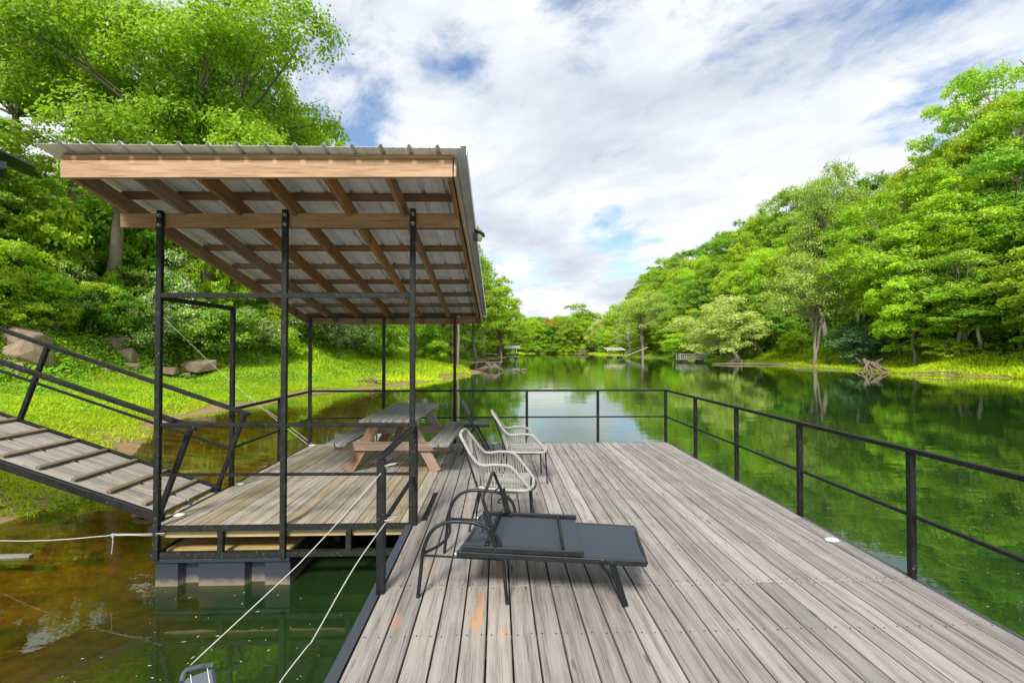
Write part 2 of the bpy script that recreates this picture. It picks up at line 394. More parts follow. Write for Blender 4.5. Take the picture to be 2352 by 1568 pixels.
def water_mat():
    m, n = new_mat('river_water')
    oc = n.node('ShaderNodeTexCoord').outputs['Object']
    s = n.node('ShaderNodeSeparateXYZ', {0: oc})
    big = n.noise(n.vmath('MULTIPLY', oc, (.55, 1.0, 1)), .9, 3, .5, .4)
    rip = n.noise(n.vmath('MULTIPLY', oc, (1.0, 2.0, 1)), 3.2, 3, .55, .3)
    h = n.math('ADD', n.math('MULTIPLY', big, 1.0), n.math('MULTIPLY', rip, .16))
    # wind-ruffled streaks
    ruff = n.ramp(n.noise(n.vmath('MULTIPLY', oc, (.06, .16, 1)), 1.0, 3, .5, .5), [(.5, 0.0), (.66, 1.0)])
    pd = n.node('ShaderNodeVectorMath', {0: n.vmath('MULTIPLY', n.vmath('SUBTRACT', oc, (6, 34, 0)), (.10, .14, 0)), 1: (0, 0, 0)}, operation='DISTANCE').outputs['Value']
    ruff = n.math('MAXIMUM', ruff, n.maprange(pd, .75, 1.15, 1.6, 0))
    rip2 = n.noise(n.vmath('MULTIPLY', oc, (2.0, 5.0, 1)), 3.0, 2, .5)
    h = n.math('ADD', h, n.math('MULTIPLY', n.math('MULTIPLY', rip2, ruff), .12))
    nrm = bump(n, h, .20, .03)
    murk = n.maprange(s.outputs[0], -4.2, -1.7, .05, .84)     # the river deepens away from the left bank
    murk = n.math('MAXIMUM', murk, n.maprange(s.outputs[1], 10, 40, 0, .8))
    deep = n.node('ShaderNodeBsdfDiffuse', {'Color': n.mix(n.noise(oc, .35, 4, .6), (.007, .021, .006), (.020, .055, .012))})
    clear = n.node('ShaderNodeBsdfTransparent', {'Color': (.86, .80, .52, 1)})
    body = n.node('ShaderNodeMixShader', {0: murk, 1: clear.outputs[0], 2: deep.outputs[0]})
    gl = n.node('ShaderNodeBsdfGlossy', {'Color': (.93, 1.0, .93, 1), 'Roughness': .018, 'Normal': nrm})
    fr = n.node('ShaderNodeFresnel', {'IOR': 1.36, 'Normal': nrm}).outputs[0]
    fr = n.math('MULTIPLY_ADD', fr, 1.15, .06, clamp=True)
    mx = n.node('ShaderNodeMixShader', {0: fr, 1: body.outputs[0], 2: gl.outputs[0]})
    finish(n, mx.outputs[0]); return m
M['water'] = water_mat()

# ------------------------------------------------------------------ terrain
WZ = -.56
_LY = [-300, -60, -10, 6.1, 6.9, 7.8, 9.3, 11.5, 13, 15.5, 17.2, 18.3, 20.5, 22.7, 24, 26.4, 31, 41.5, 45, 48, 60, 80, 110, 135, 160, 205, 900]
_LX = [-20, -14, -9, -6.5, -6.4, -6.7, -7.5, -8.7, -9.5, -10, -9.6, -9.0, -9.2, -9.2, -7.9, -6.2, -4.4, -1.5, -1.6, -3.2, -3.8, -2.8, 1.0, 7.5, 9, 12, 60]
_RY = [-300, -60, 32, 40, 47, 55, 73, 107, 132, 170, 205, 900]
_RX = [60, 50, 39, 36, 36.5, 38, 38, 37, 36.6, 38, 41, 90]
def vnoise(x, y, seed=0):
    xi = np.floor(x).astype(np.int64); yi = np.floor(y).astype(np.int64); fx = x - xi; fy = y - yi
    fx = fx * fx * (3 - 2 * fx); fy = fy * fy * (3 - 2 * fy)
    def h(a, b):
        n_ = (a * 374761393 + b * 668265263 + seed * 982451653) & 0x7fffffff
        n_ = ((n_ ^ (n_ >> 13)) * 1274126177) & 0x7fffffff
        return ((n_ ^ (n_ >> 16)) & 0xffff) / 65535.0
    return (h(xi, yi) * (1 - fx) + h(xi + 1, yi) * fx) * (1 - fy) + (h(xi, yi + 1) * (1 - fx) + h(xi + 1, yi + 1) * fx) * fy
def shore(x, y):
    dl = np.interp(y, _LY, _LX) - x; dr = x - np.interp(y, _RY, _RX); de = y - 204.0
    wob = (vnoise(x * .5, y * .5, 5) - .5) * 1.2 + (vnoise(x * 1.7, y * 1.7, 6) - .5) * .5
    return dl, dr, de, wob
def terrain(x, y):
    x = np.asarray(x, float); y = np.asarray(y, float)
    dl, dr, de, wob = shore(x, y)
    d = np.maximum(np.maximum(dl, dr), de)
    zl = np.interp(dl, [-30, -8, -3, 0, 1, 3, 8, 12, 22, 35, 60, 300], [-4, -1.9, -1.0, WZ, -.42, -.1, .85, 2.9, 8.3, 13, 16, 18])
    zr = np.interp(dr, [-30, -5, 0, 2, 4, 7, 12, 20, 30, 50, 300], [-4, -1.6, WZ, -.35, .0, 1.6, 5.5, 11, 15, 18, 24])
    ze = np.interp(de, [-30, 0, 5, 20, 100, 600], [-4, WZ, 0, 1.2, 7, 22])
    z = np.where((dl >= dr) & (dl >= de), zl, np.where(dr >= de, zr, ze))
    amp = np.clip(d / 9, 0, 1)
    z = z + amp * ((vnoise(x * .13, y * .13, 1) - .5) * 2.4 + (vnoise(x * .5, y * .5, 2) - .5) * .7)
    z = z + np.clip((d + 1) / 2, 0, 1) * (wob * .1)
    return z, d
def gz(x, y): return float(terrain(np.array([x]), np.array([y]))[0][0])
def on_ground(px, py, lo=5, hi=230):
    v = ray(px, py); ts = np.linspace(lo, hi, 4000) / v.y
    xs = v.x * ts; ys = v.y * ts; zs = CAMZ + v.z * ts
    tz = np.maximum(terrain(xs, ys)[0], WZ)
    i = int(np.argmax(zs < tz)) if np.any(zs < tz) else len(ts) - 1
    return Vector((xs[i], ys[i], tz[i]))

gxs = np.concatenate([np.linspace(-900, -70, 18), np.linspace(-64, -31, 14), np.linspace(-30, 4, 100), np.linspace(5, 34, 16), np.linspace(35, 72, 56), np.linspace(76, 120, 12), np.linspace(140, 900, 18)])
gys = np.concatenate([np.linspace(-900, -40, 14), np.linspace(-32, 1, 14), np.linspace(2, 50, 120), np.linspace(51, 130, 80), np.linspace(132, 240, 40), np.linspace(260, 1500, 24)])
GX, GY = np.meshgrid(gxs, gys); GZ, GD = terrain(GX, GY)
nx, ny = len(gxs), len(gys)
ii = (np.arange(ny - 1)[:, None] * nx + np.arange(nx - 1)[None, :]).ravel()
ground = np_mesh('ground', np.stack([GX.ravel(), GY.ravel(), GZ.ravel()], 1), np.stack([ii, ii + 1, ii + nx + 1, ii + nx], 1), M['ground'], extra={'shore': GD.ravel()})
ground.data.polygons.foreach_set('use_smooth', [True] * len(ground.data.polygons))
tag(ground, kind='structure')
water = MB(); water.add([(-60, -300, WZ), (120, -300, WZ), (120, 260, WZ), (-60, 260, WZ)], [(0, 1, 2, 3)])
tag(water.build('water', M['water']), kind='structure')

# distant hill behind the bend
hx = np.linspace(-260, 500, 60); hy = np.linspace(420, 900, 24); HX, HY = np.meshgrid(hx, hy)
HZ = 8 + 34 * np.exp(-((HX - 10) / 150) ** 2) * np.clip((HY - 420) / 260, 0, 1) + 6 * vnoise(HX * .03, HY * .03, 9)
ii = (np.arange(23)[:, None] * 60 + np.arange(59)[None, :]).ravel()
hill = np_mesh('hill', np.stack([HX.ravel(), HY.ravel(), HZ.ravel()], 1), np.stack([ii, ii + 1, ii + 61, ii + 60], 1), simple('wooded_far_hill', (.045, .085, .05), .9, var=.5, scale=.2))
tag(hill, kind='structure')

# ------------------------------------------------------------------ floating deck
XL_, XR_, YB = -.745, 3.04, 8.135
deck = empty('floating_deck', (1.15, 3, 0), label='large open deck of weathered grey boards floating on the river', cat='dock deck')
def sub(parent, mb, name, mat, bevel=0): 
    o = mb.build(name, mat, parent, bevel); o.matrix_parent_inverse = Matrix.Translation(-Vector(parent.location)) if parent.rotation_euler.z == 0 else (Matrix.Translation(parent.location) @ Matrix.Rotation(parent.rotation_euler.z, 4, 'Z')).inverted(); return o
nb_ = 26; pitch = (XR_ - XL_ + .055) / nb_
mb = MB()
for i in range(nb_):
    x = XL_ - .055 + (i + .5) * pitch
    cuts = [-2.5] + ([3.25] if i % 2 == 0 else [4.47, .8]) + [YB]
    if i % 5 == 3: cuts = [-2.5, 1.4, 6.9, YB] if i % 2 else [-2.5, 3.25, YB]
    cuts = sorted(cuts)
    for a, b in zip(cuts, cuts[1:]):
        dz = random.uniform(-.0015, .0015); j = random.uniform(-.0012, .0012)
        mb.beam((x + j, a + .002, -.019 + dz), (x - j, b - .002 + random.uniform(-.004, .004) * (b == YB), -.019 - dz), pitch - .0105, .038)
sub(deck, mb, 'deck_boards', M['deck'], .003)
mb = MB()   # screw heads
for i in range(nb_):
    x = XL_ - .055 + (i + .5) * pitch
    for y in (.9, 1.5, 2.1, 2.7, 3.22, 3.28, 3.9, 4.5, 5.1, 5.7, 6.3, 6.9, 7.5, 8.08):
        for sx in (-.042, .042):
            mb.box((x + sx + random.uniform(-.004, .004), y + random.uniform(-.008, .008), .0012), (.008, .008, .003))
sub(deck, mb, 'screw_heads', simple('dark_screw_head', (.03, .03, .03), .6))['kind'] = 'stuff'
mb = MB()
mb.box((-.842, .98, -.062), (.064, 6.94, .12), axis='y'); mb.box((3.062, 2.8, -.07), (.03, 10.7, .13), axis='y'); mb.box((1.15, 8.155, -.07), (3.9, .03, .13))
sub(deck, mb, 'edge_frame', M['edge'])
mb = MB(); mb.box((-.715, 4.93, .003), (.05, .85, .005), axis='y'); sub(deck, mb, 'joint_plate', M['steel'])
mb = MB()
for y in np.arange(.3, 8.1, .61): mb.box((1.12, y, -.095), (3.8, .04, .11))
sub(deck, mb, 'joists', M['joist'])
for (x, y) in ((-.1, .6), (2.4, .6), (-.1, 3.4), (2.4, 3.4), (-.1, 6.9), (2.4, 6.9)):
    mb = MB(); mb.box((x, y, -.42), (1.15, 1.3, .44)); sub(deck, mb, 'float', M['float'], .03)

# solar deck lights
dl = empty('deck_light', (-3.2, 4.72, 0), cat='deck light', group='small white deck lights', label='small white deck light at the near left corner of the roofed platform')
mb = MB(); mb.blob((0, 0, .008), (.062, .042, .014), 14, 6); mb.build('housing', M['white'], dl)
mb = MB(); mb.box((0, 0, .021), (.05, .03, .006)); mb.build('lens', M['lens'], dl, .002)
for i, (x, y, lb) in enumerate(((-3.19, 5.77, 'small white deck light beside the foot of the gangway door post'), (2.93, 3.92, 'small white deck light on the right edge of the open deck'), (-3.2, 8.02, 'small white deck light at the far left corner of the roofed platform'), (-.06, 8.05, 'small white deck light on the far edge behind the folding chair'))):
    c = dl.copy(); col.objects.link(c); c.location = (x, y, 0); c['label'] = lb
    for ch in dl.children: q = ch.copy(); col.objects.link(q); q.parent = c

# ------------------------------------------------------------------ roofed platform
PX0, PX1, PY0 = -3.25, -.80, 4.45
plat = empty('roofed_platform', (-2, 6.3, 0), label='square platform of tan boards under the shed roof', cat='dock platform')
mb = MB(); n2 = 17; p2 = (PX1 - PX0) / n2
for i in range(n2):
    x = PX0 + (i + .5) * p2
    mb.beam((x, PY0 + .012, -.019), (x, YB, -.019 + random.uniform(-.001, .001)), p2 - .007, .038)
sub(plat, mb, 'deck_boards', M['deck2'], .003)
mb = MB()
mb.box((-2.03, PY0 - .012, -.022), (2.50, .045, .046))
mb.box((PX0 - .02, 6.3, -.03), (.035, 3.72, .06), axis='y'); mb.box((-2.03, YB + .02, -.03), (2.5, .035, .06))
mb.box((-2.03, PY0 - .012, -.268), (2.50, .05, .05)); mb.box((PX0 + .02, 5.3, -.268), (.04, 1.7, .05), axis='y')
for x in (-2.62, -1.42): mb.box((x, PY0 - .012, -.145), (.05, .04, .196), axis='z')
mb.box((-1.78, 5.2, -.25), (.05, .05, .45), axis='z'); mb.box((-.95, 5.2, -.3), (.05, .05, .5), axis='z')
sub(plat, mb, 'steel_frame', M['steelold'])
mb = MB(); mb.box((-2.03, PY0 + .035, -.075), (2.42, .035, .085))
for y in (5.05, 5.65, 6.25, 6.85, 7.45, 8.05): mb.box((-2.03, y, -.08), (2.42, .04, .09))
sub(plat, mb, 'joists', M['joist'])
def float_unit(parent, x0, x1, y0, y1):
    mb = MB(); W = x1 - x0; zt, zb = -.30, -.66
    xs = [0, .165, .19, .295, .32, .66, .685, .79, .815, 1.0]; dep = [0, 0, .07, .07, 0, 0, .07, .07, 0, 0]
    V = []
    for z, ins in ((zt, 0.0), (zt - .035, 0.0), (zt - .05, 1.0), (zb, 1.0)):
        for a, d_ in zip(xs, dep): V.append((x0 + a * W, y0 + d_ * ins + (.012 if ins else 0), z))
    k = len(xs); F = []
    for r_ in range(3):
        for i in range(k - 1): F.append((r_ * k + i, (r_ + 1) * k + i, (r_ + 1) * k + i + 1, r_ * k + i + 1))
    b = len(V); V += [(x0, y1, zt), (x1, y1, zt), (x1, y1, zb), (x0, y1, zb)]
    F += [tuple(range(k)) + (b + 1, b), (b, b + 1, b + 2, b + 3), tuple([0, b, b + 3, 3 * k, 2 * k, k]), tuple([k - 1, 2 * k - 1, 3 * k - 1, 4 * k - 1, b + 2, b + 1])]
    mb.add(V, F); o = sub(parent, mb, 'float', M['float']); return o
float_unit(plat, -3.22, -1.97, PY0 - .03, 5.1); float_unit(plat, -3.22, -1.97, 7.2, 8.0); float_unit(plat, -1.6, -.9, 6.4, 7.6)
mb = MB()
for i in range(4): mb.box((-2.6, PY0 + .16 + i * .14, -.275), (1.2, .13, .025), axis='x')
sub(plat, mb, 'float_top_boards', M['joist'])

# ------------------------------------------------------------------ railings
def rail_thing(name, label, posts, tops, mids, loc, ps=.044, base=0.0, parts_label=None):
    t = empty(name, loc, label=label, cat='railing')
    for p in posts:
        mb = MB(); mb.box((p[0], p[1], (p[2] + p[3]) / 2), (ps, ps, p[3] - p[2]), axis='z'); sub(t, mb, 'post', M['steel'], .003)
    for k, (a, b) in enumerate(tops): mb = MB(); mb.beam(a, b, .044, .034); sub(t, mb, 'top_rail', M['steel'], .003)
    for a, b in mids: mb = MB(); mb.beam(a, b, .026, .024); sub(t, mb, 'mid_rail', M['steel'])
    return t
RZ, MZ = .93, .455
ry = [.84, 2.06, 3.28, 4.52, 5.735, 6.94]
rail_thing('railing', 'long black steel railing along the right edge of the open deck', [(3.055, y, -.1, RZ - .019) for y in ry] + [(3.04, 8.14, -.1, RZ - .019)],
           [((3.05, -1, RZ), (3.05, 8.165, RZ))], [((3.05, -1, MZ), (3.05, 8.14, MZ))], (3.05, 4, 0))
rail_thing('railing', 'black steel railing across the far end of both decks', [(x, 8.15, -.1, RZ - .019) for x in (.53, 1.81)],
           [((-3.27, 8.15, RZ), (-2.03, 8.15, RZ)), ((-1.98, 8.15, RZ), (-.79, 8.15, RZ)), ((-.72, 8.15, RZ), (3.02, 8.15, RZ))], [((-3.24, 8.15, MZ), (-.79, 8.15, MZ)), ((-.72, 8.15, MZ), (3.02, 8.15, MZ))], (1, 8.15, 0))
rail_thing('railing', 'short black railing on the left side of the roofed platform', [(-3.27, 6.97, -.05, RZ - .019)], [((-3.27, 5.80, RZ), (-3.27, 8.12, RZ))], [((-3.27, 5.80, MZ), (-3.27, 8.12, MZ))], (-3.27, 7, 0))
rail_thing('railing', 'black steel railing along the near side of the roofed platform', [], [((-3.17, 4.42, RZ + .03), (-.84, 4.42, RZ + .015))], [((-3.17, 4.42, .49), (-.84, 4.42, .48))], (-2, 4.42, 0))
rail_thing('railing', 'short black gate railing beside the open water, ropes tied to it', [(-.80, 3.19, -.1, RZ - .019)], [((-.80, 3.165, RZ), (-.80, 4.385, RZ))], [((-.80, 3.21, MZ), (-.80, 4.39, MZ))], (-.8, 3.19, 0), ps=.055)

# ------------------------------------------------------------------ shed roof on steel posts
sh = empty('shed_roof_shelter', (-2, 6, 0), label='sloping tin and timber roof on black posts over the picnic table', cat='shelter')
SL = .197                                            # fall of the roof towards the river
def rz_(y): return 3.090 - SL * (y - 3.8)            # underside of the rafters
for x, z in ((-3.20, 2.99), (-2.03, 3.01), (-.815, 3.03)):
    mb = MB(); mb.box((x, 4.415, (z - .30) / 2), (.050, .046, z + .30), axis='z')
    if x > -1: mb.box((x + .012, 4.413, .425), (.075, .072, 1.05), axis='z')
    p = sub(sh, mb, 'post', M['steelold'], .003)
    for q in (-.055, -.145): mb = MB(); mb.tube([(x + .004, 4.392, z + q), (x + .004, 4.378, z + q)], .013, 6); mb.tube([(x + .004, 4.40, z + q), (x + .004, 4.388, z + q)], .021, 10); mb.build('bolt', M['bolt'], p)
for x in (-3.30, -2.01, -.755):
    mb = MB(); mb.box((x, 8.15, 1.08), (.05, .05, 2.28), axis='z'); sub(sh, mb, 'post', M['steel'])
mb = MB(); mb.box((-3.27, 5.74, 1.09), (.045, .045, 2.2), axis='z'); sub(sh, mb, 'post', M['steel'])
mb = MB(); mb.beam((-3.175, 4.415, 2.185), (-.842, 4.415, 2.19), .04, .045); mb.beam((-3.26, 4.44, 2.17), (-3.27, 5.72, 2.175), .04, .045)
sub(sh, mb, 'cross_bar', M['steelold'])
mb = MB(); mb.beam((-3.32, 8.15, 2.24), (-.73, 8.15, 2.24), .05, .045); sub(sh, mb, 'cross_bar', M['steel'])
mb = MB(); mb.beam((-3.60, 4.47, 2.905), (-.375, 4.47, 2.935), .045, .135); sub(sh, mb, 'main_beam', M['rafter'], .003)
mb = MB(); mb.beam((-3.54, 3.80, 3.135), (-.372, 3.80, 3.18), .038, .145); sub(sh, mb, 'front_fascia', M['fascia'], .003)
mb = MB(); mb.beam((-3.535, 3.805, 3.232), (-.372, 3.805, 3.277), .05, .036); sub(sh, mb, 'front_purlin', M['rafter'], .002)
mb = MB(); mb.beam((-3.56, 8.62, 2.195), (-.33, 8.62, 2.215), .038, .14); sub(sh, mb, 'rear_fascia', M['rafter'], .003)
for i in range(7):
    x0 = -3.515 + i * (3.12 / 6); x1 = -3.54 + i * (3.20 / 6)
    mb = MB(); mb.beam((x0, 3.822, rz_(3.822) + .07), (x1, 8.60, rz_(8.6) + .07), .040, .14); sub(sh, mb, 'rafter', M['rafter'], .002)
mb = MB(); mb.beam((-.352, 3.785, rz_(3.785) + .095), (-.285, 8.64, rz_(8.64) + .095), .022, .165); sub(sh, mb, 'barge_board', M['fascia'], .002)
for i in range(9):
    y = 3.82 + i * .595; zc = rz_(y) + .14 + .021
    mb = MB(); mb.beam((-3.535, y, zc), (-.37 + .008 * i, y, zc + .012), .09 if i else .05, .038, up=(0, SL, 1)); sub(sh, mb, 'purlin', M['purlin'] if i else M['rafter'], .002)
# corrugated sheet: ribs run down the slope
prof = []; x = -3.665; k = 0; pit = .2286
while x < -.30:
    for dx, dz in ((0, 0), (.070, 0), (.076, .005), (.082, 0), (.140, 0), (.146, .005), (.152, 0), (.186, 0), (.197, .028), (.214, .028)):
        if x + dx < -.285: prof.append((x + dx, dz))
    x += pit
prof.append((-.285, 0))
V = []; F = []; m_ = len(prof)
ys = [3.69, 8.74]
for side, off in ((0, 0), (1, .0016)):
    for y in ys:
        sk = (y - 3.66) / 5.08 * .045
        for (px_, pz) in prof: V.append((px_ + sk * ((px_ + 3.665) / 3.5), y, rz_(y) + .186 + .012 * (px_ + 3.665) / 3.4 + pz + off))
for i in range(m_ - 1):
    F.append((i, i + m_, i + m_ + 1, i + 1)); b = 2 * m_; F.append((b + i, b + i + 1, b + i + m_ + 1, b + i + m_))
    F.append((i, i + 1, b + i + 1, b + i)); F.append((m_ + i, b + m_ + i, b + m_ + i + 1, m_ + i + 1))
mb = MB(); mb.add(V, F); sub(sh, mb, 'roof_sheet', M['sheet'])
mb = MB()   # folded metal edge along the right side
mb.beam((-.272, 3.655, rz_(3.655) + .199), (-.225, 8.74, rz_(8.74) + .199), .05, .004); mb.beam((-.248, 3.655, rz_(3.655) + .158), (-.20, 8.74, rz_(8.74) + .158), .003, .08)
sub(sh, mb, 'edge_trim', M['sheet'])
fl = MB(); fl.beam((-.225, 4.64, 2.83), (-.222, 4.74, 2.83), .05, .07); fl.beam((-.185, 4.61, 2.872), (-.182, 4.77, 2.872), .12, .014, up=(.45, 0, 1))
fo = sub(sh, fl, 'flood_light', M['plastic'], .012)
fl = MB(); fl.blob((-.185, 4.69, 2.83), (.035, .06, .04), 14, 8); b = fl.build('lens', M['lens'], fo)

# ------------------------------------------------------------------ gangway
gw = empty('gangway', (-3.3, 5.1, 0), label='sloping plank ramp with black side rails leading up the left bank', cat='gangway')
gs = math.atan(.352); gd = Vector((-math.cos(gs), 0, math.sin(gs))); gu = Vector((math.sin(gs), 0, math.cos(gs)))
G0 = Vector((-3.30, 0, .035))
def gp(s_, y, h): return G0 + gd * s_ + gu * h + Vector((0, y, 0))
GL = 7.4
mb = MB(); yy = 4.66
for k_, w_ in enumerate((.135, .135, .135, .05, .135, .135, .135)):
    if k_ != 3:
        s0 = 0.05
        while s0 < GL:
            s1 = min(GL, s0 + random.uniform(1.6, 2.6)); mb.beam(gp(s0 + .004, yy + w_ / 2, -.02), gp(s1, yy + w_ / 2, -.02 + random.uniform(-.002, .002)), w_ - .006, .03); s0 = s1
    yy += w_ - (0 if k_ != 3 else .018)
sub(gw, mb, 'ramp_boards', M['ramp'], .002)
k_ = .25
while k_ < GL:
    mb = MB(); mb.beam(gp(k_, 4.69, .014), gp(k_ + .01, 5.50, .014), .045, .026, up=gu); sub(gw, mb, 'cleat', M['cleat'], .003); k_ += .365
for y in (4.62, 5.535):
    mb = MB(); mb.beam(gp(-.02, y, -.025), gp(GL, y, -.025), .045, .075, up=gu); sub(gw, mb, 'side_beam', M['steel'], .003)
mb = MB(); mb.beam(gp(0, 5.08, -.05), gp(GL, 5.08, -.05), .06, .03, up=gu)
for s_ in np.arange(.1, GL, 1.2): mb.beam(gp(s_, 4.64, -.055), gp(s_, 5.52, -.055), .04, .03, up=gu)
sub(gw, mb, 'under_frame', M['edge'])
for y in (4.60, 5.555):
    for s_ in ((.0, 2.43, 4.86, 7.2) if y > 5 else (.0, 2.43, 4.86, 7.2)):
        mb = MB(); mb.beam(gp(s_ + .02, y, -.06), gp(s_ + .02, y, .90), .045, .045, up=(0, 1, 0)); sub(gw, mb, 'rail_post', M['steel'], .003)
    mb = MB(); mb.beam(gp(-.03, y, .92), gp(GL, y, .92), .045, .045, up=gu); sub(gw, mb, 'handrail', M['steel'], .003)
mb = MB(); mb.beam(gp(.02, 5.555, .46), gp(GL, 5.555, .46), .026, .026, up=gu); sub(gw, mb, 'mid_rail', M['steel'])
mb = MB()   # hinge plate and rotten board end at the foot
for k in range(6): mb.beam((-3.34 + random.uniform(-.02, .02), 4.70 + k * .14, -.01), (-3.27, 4.72 + k * .14, -.015), .11, .02)
sub(gw, mb, 'hinge_boards', M['ramp'])

# ------------------------------------------------------------------ picnic table
tb = empty('picnic_table', (-1.40, 6.93, 0), R(-2.6), label='weathered grey picnic table with attached benches under the roof', cat='picnic table')
mb = MB()
for i in range(5): x = -.365 + (i + .5) * .147; mb.beam((x, -.93 + random.uniform(-.006, .006), .731), (x + random.uniform(-.003, .003), .93, .731), .141, .038)
mb.build('tabletop', M['tabletop'], tb, .006)
for sx in (-1, 1):
    mb = MB(); x = sx * .68
    # clipped-corner bench plank
    for dx in (-.071, .071):
        mb.beam((x + dx, -.90, .42), (x + dx, .90, .42), .139, .038)
        mb.beam((x + dx, -.90, .42), (x + dx - (.022 if dx > 0 else -.022), -.95, .42), .139, .038, w1=.09)
    mb.build('bench', M['tabletop'], tb, .004)
for y in (-.62, .62):
    for sx in (-1, 1):
        mb = MB(); mb.beam((sx * .605, y, 0.0), (sx * .20, y, .71), .038, .135, up=(1, 0, 0)); o = mb.build('leg', M['tableleg'] if sx < 0 else M['tablesup'], tb, .003)
    mb = MB(); mb.beam((-.78, y - .045, .355), (.78, y - .045, .355), .036, .12); mb.build('bench_support', M['tablesup'], tb, .003)
    mb = MB(); mb.beam((-.34, y + .04, .66), (.34, y + .04, .66), .036, .09); mb.build('top_support', M['tablesup'], tb, .003)
    mb = MB(); mb.beam((0, y - .02 * 0 + (.0), .30), (0, 0.05 if y < 0 else -.05, .69), .08, .036, up=(0, 1, 0)); mb.build('brace', M['tableleg'], tb, .003)

# ------------------------------------------------------------------ rope armchairs
def make_armchair(loc, rz, label):
    t = empty('rope_armchair', loc, rz, label=label, cat='chair', group='pale rope armchairs')
    sz = .40
    rim = lambda s_: [(.25, s_ * .25, sz), (.17, s_ * .265, .50), (.07, s_ * .27, .605), (-.06, s_ * .268, .622), (-.20, s_ * .25, .615), (-.28, s_ * .235, .68), (-.36, s_ * .20, .80), (-.405, s_ * .155, .862)]
    rr = rim(-1); ll = rim(1)
    loop = catmull(rr + [(-.415, -.06, .878), (-.415, .06, .878)] + ll[::-1], 7)
    mb = MB(); mb.tube(loop, .0145, 10); mb.build('rope_rim', M['wrap'], t)
    mb = MB(); mb.tube(catmull([(.25, -.24, sz), (.25, .24, sz), (.02, .235, sz - .012), (-.215, .215, sz), (-.235, 0, sz), (-.215, -.215, sz), (.02, -.235, sz - .012)], 8, True), .015, 10)
    mb.build('seat_rim', M['wrap'], t)
    # seat strands: both ways, sagging, some loose
    rd = random.Random(3 if loc[1] < 5 else 5)
    mb = MB()
    for i in range(25):
        x = -.21 + i * .0185 + rd.uniform(-.003, .003); hw = .218 + (x + .22) * .05; sg = rd.uniform(.012, .028)
        mb.tube([(x, -hw, sz + .006), (x + rd.uniform(-.006, .006), -hw * .5, sz - sg * .7), (x + rd.uniform(-.008, .008), 0, sz - sg), (x + rd.uniform(-.006, .006), hw * .5, sz - sg * .7), (x, hw, sz + .006)], .0037, 4)
    for i in range(19):
        y = -.20 + i * .0222 + rd.uniform(-.003, .003); sg = rd.uniform(.012, .026)
        mb.tube([(-.225, y * .95, sz + .004), (-.1, y + rd.uniform(-.01, .01), sz - sg + .004), (.08, y, sz - sg + .004), (.245, y * 1.08, sz + .006)], .0037, 4)
    for i in range(4): y = rd.uniform(-.15, .15); mb.tube(catmull([(.1, y, sz - .02), (.12, y + .03, sz - .12), (.06, y + .06, sz - .18), (.03, y + .03, sz - .06)], 4), .003, 4)
    mb.build('seat_weave', M['wrap'], t)
    mb = MB()
    top = [Vector(p) for p in catmull([(-.36, -.20, .80), (-.405, -.155, .862), (-.415, 0, .878), (-.405, .155, .862), (-.36, .20, .80)], 7)]
    for i, p in enumerate(top):
        f_ = (i / (len(top) - 1) - .5) * 2
        b = Vector((-.225, f_ * .13, sz + .005)); mid = p.lerp(b, .55) + Vector((-.02, rd.uniform(-.006, .006), 0))
        mb.tube([p, mid, b], .0039, 4)
        b2 = Vector((-.225, -f_ * .20 + rd.uniform(-.02, .02), sz + .005)); mb.tube([p, p.lerp(b2, .5) + Vector((-.016, 0, 0)), b2], .0039, 4)
    for s_ in (-1, 1):      # side panels between arm and seat
        for i in range(15):
            x = -.2 + i * .026; a = Vector((x, s_ * .262, .615 if x < .07 else .615 - (x - .07) * 1.15)); b = Vector((x + .02, s_ * .235, sz))
            mb.tube([a, a.lerp(b, .5) + Vector((rd.uniform(-.01, .01), -s_ * .01, 0)), b], .0037, 4)
        for i in range(7):
            a = Vector((-.22 - i * .022, s_ * (.25 - i * .006), .63 + i * .03)); b = Vector((-.225, s_ * (.20 - i * .02), sz)); mb.tube([a, b], .0039, 4)
    mb.build('back_weave', M['wrap'], t)
    for s_ in (-1, 1):
        mb = MB(); mb.tube([(.245, s_ * .235, sz), (.265, s_ * .245, 0)], .0095, 8); mb.build('leg', M['chairmetal'], t)
        mb = MB(); mb.tube(catmull([(-.385, s_ * .165, .80), (-.255, s_ * .205, .44), (-.225, s_ * .21, .38), (-.315, s_ * .235, 0)], 6), .0095, 8); mb.build('leg', M['chairmetal'], t)
    mb = MB(); mb.tube(catmull([(.245, -.235, sz - .018), (.245, .235, sz - .018), (-.215, .21, sz - .018), (-.215, -.21, sz - .018)], 6, True), .008, 6); mb.build('seat_frame', M['chairmetal'], t)
    return t
make_armchair((.075, 4.42, 0), R(-5), 'nearer pale rope armchair with purple-tinged frayed back, beside the sun lounger')
make_armchair((.345, 5.90, 0), R(3), 'farther pale rope armchair, standing between the folding chair and the open deck')

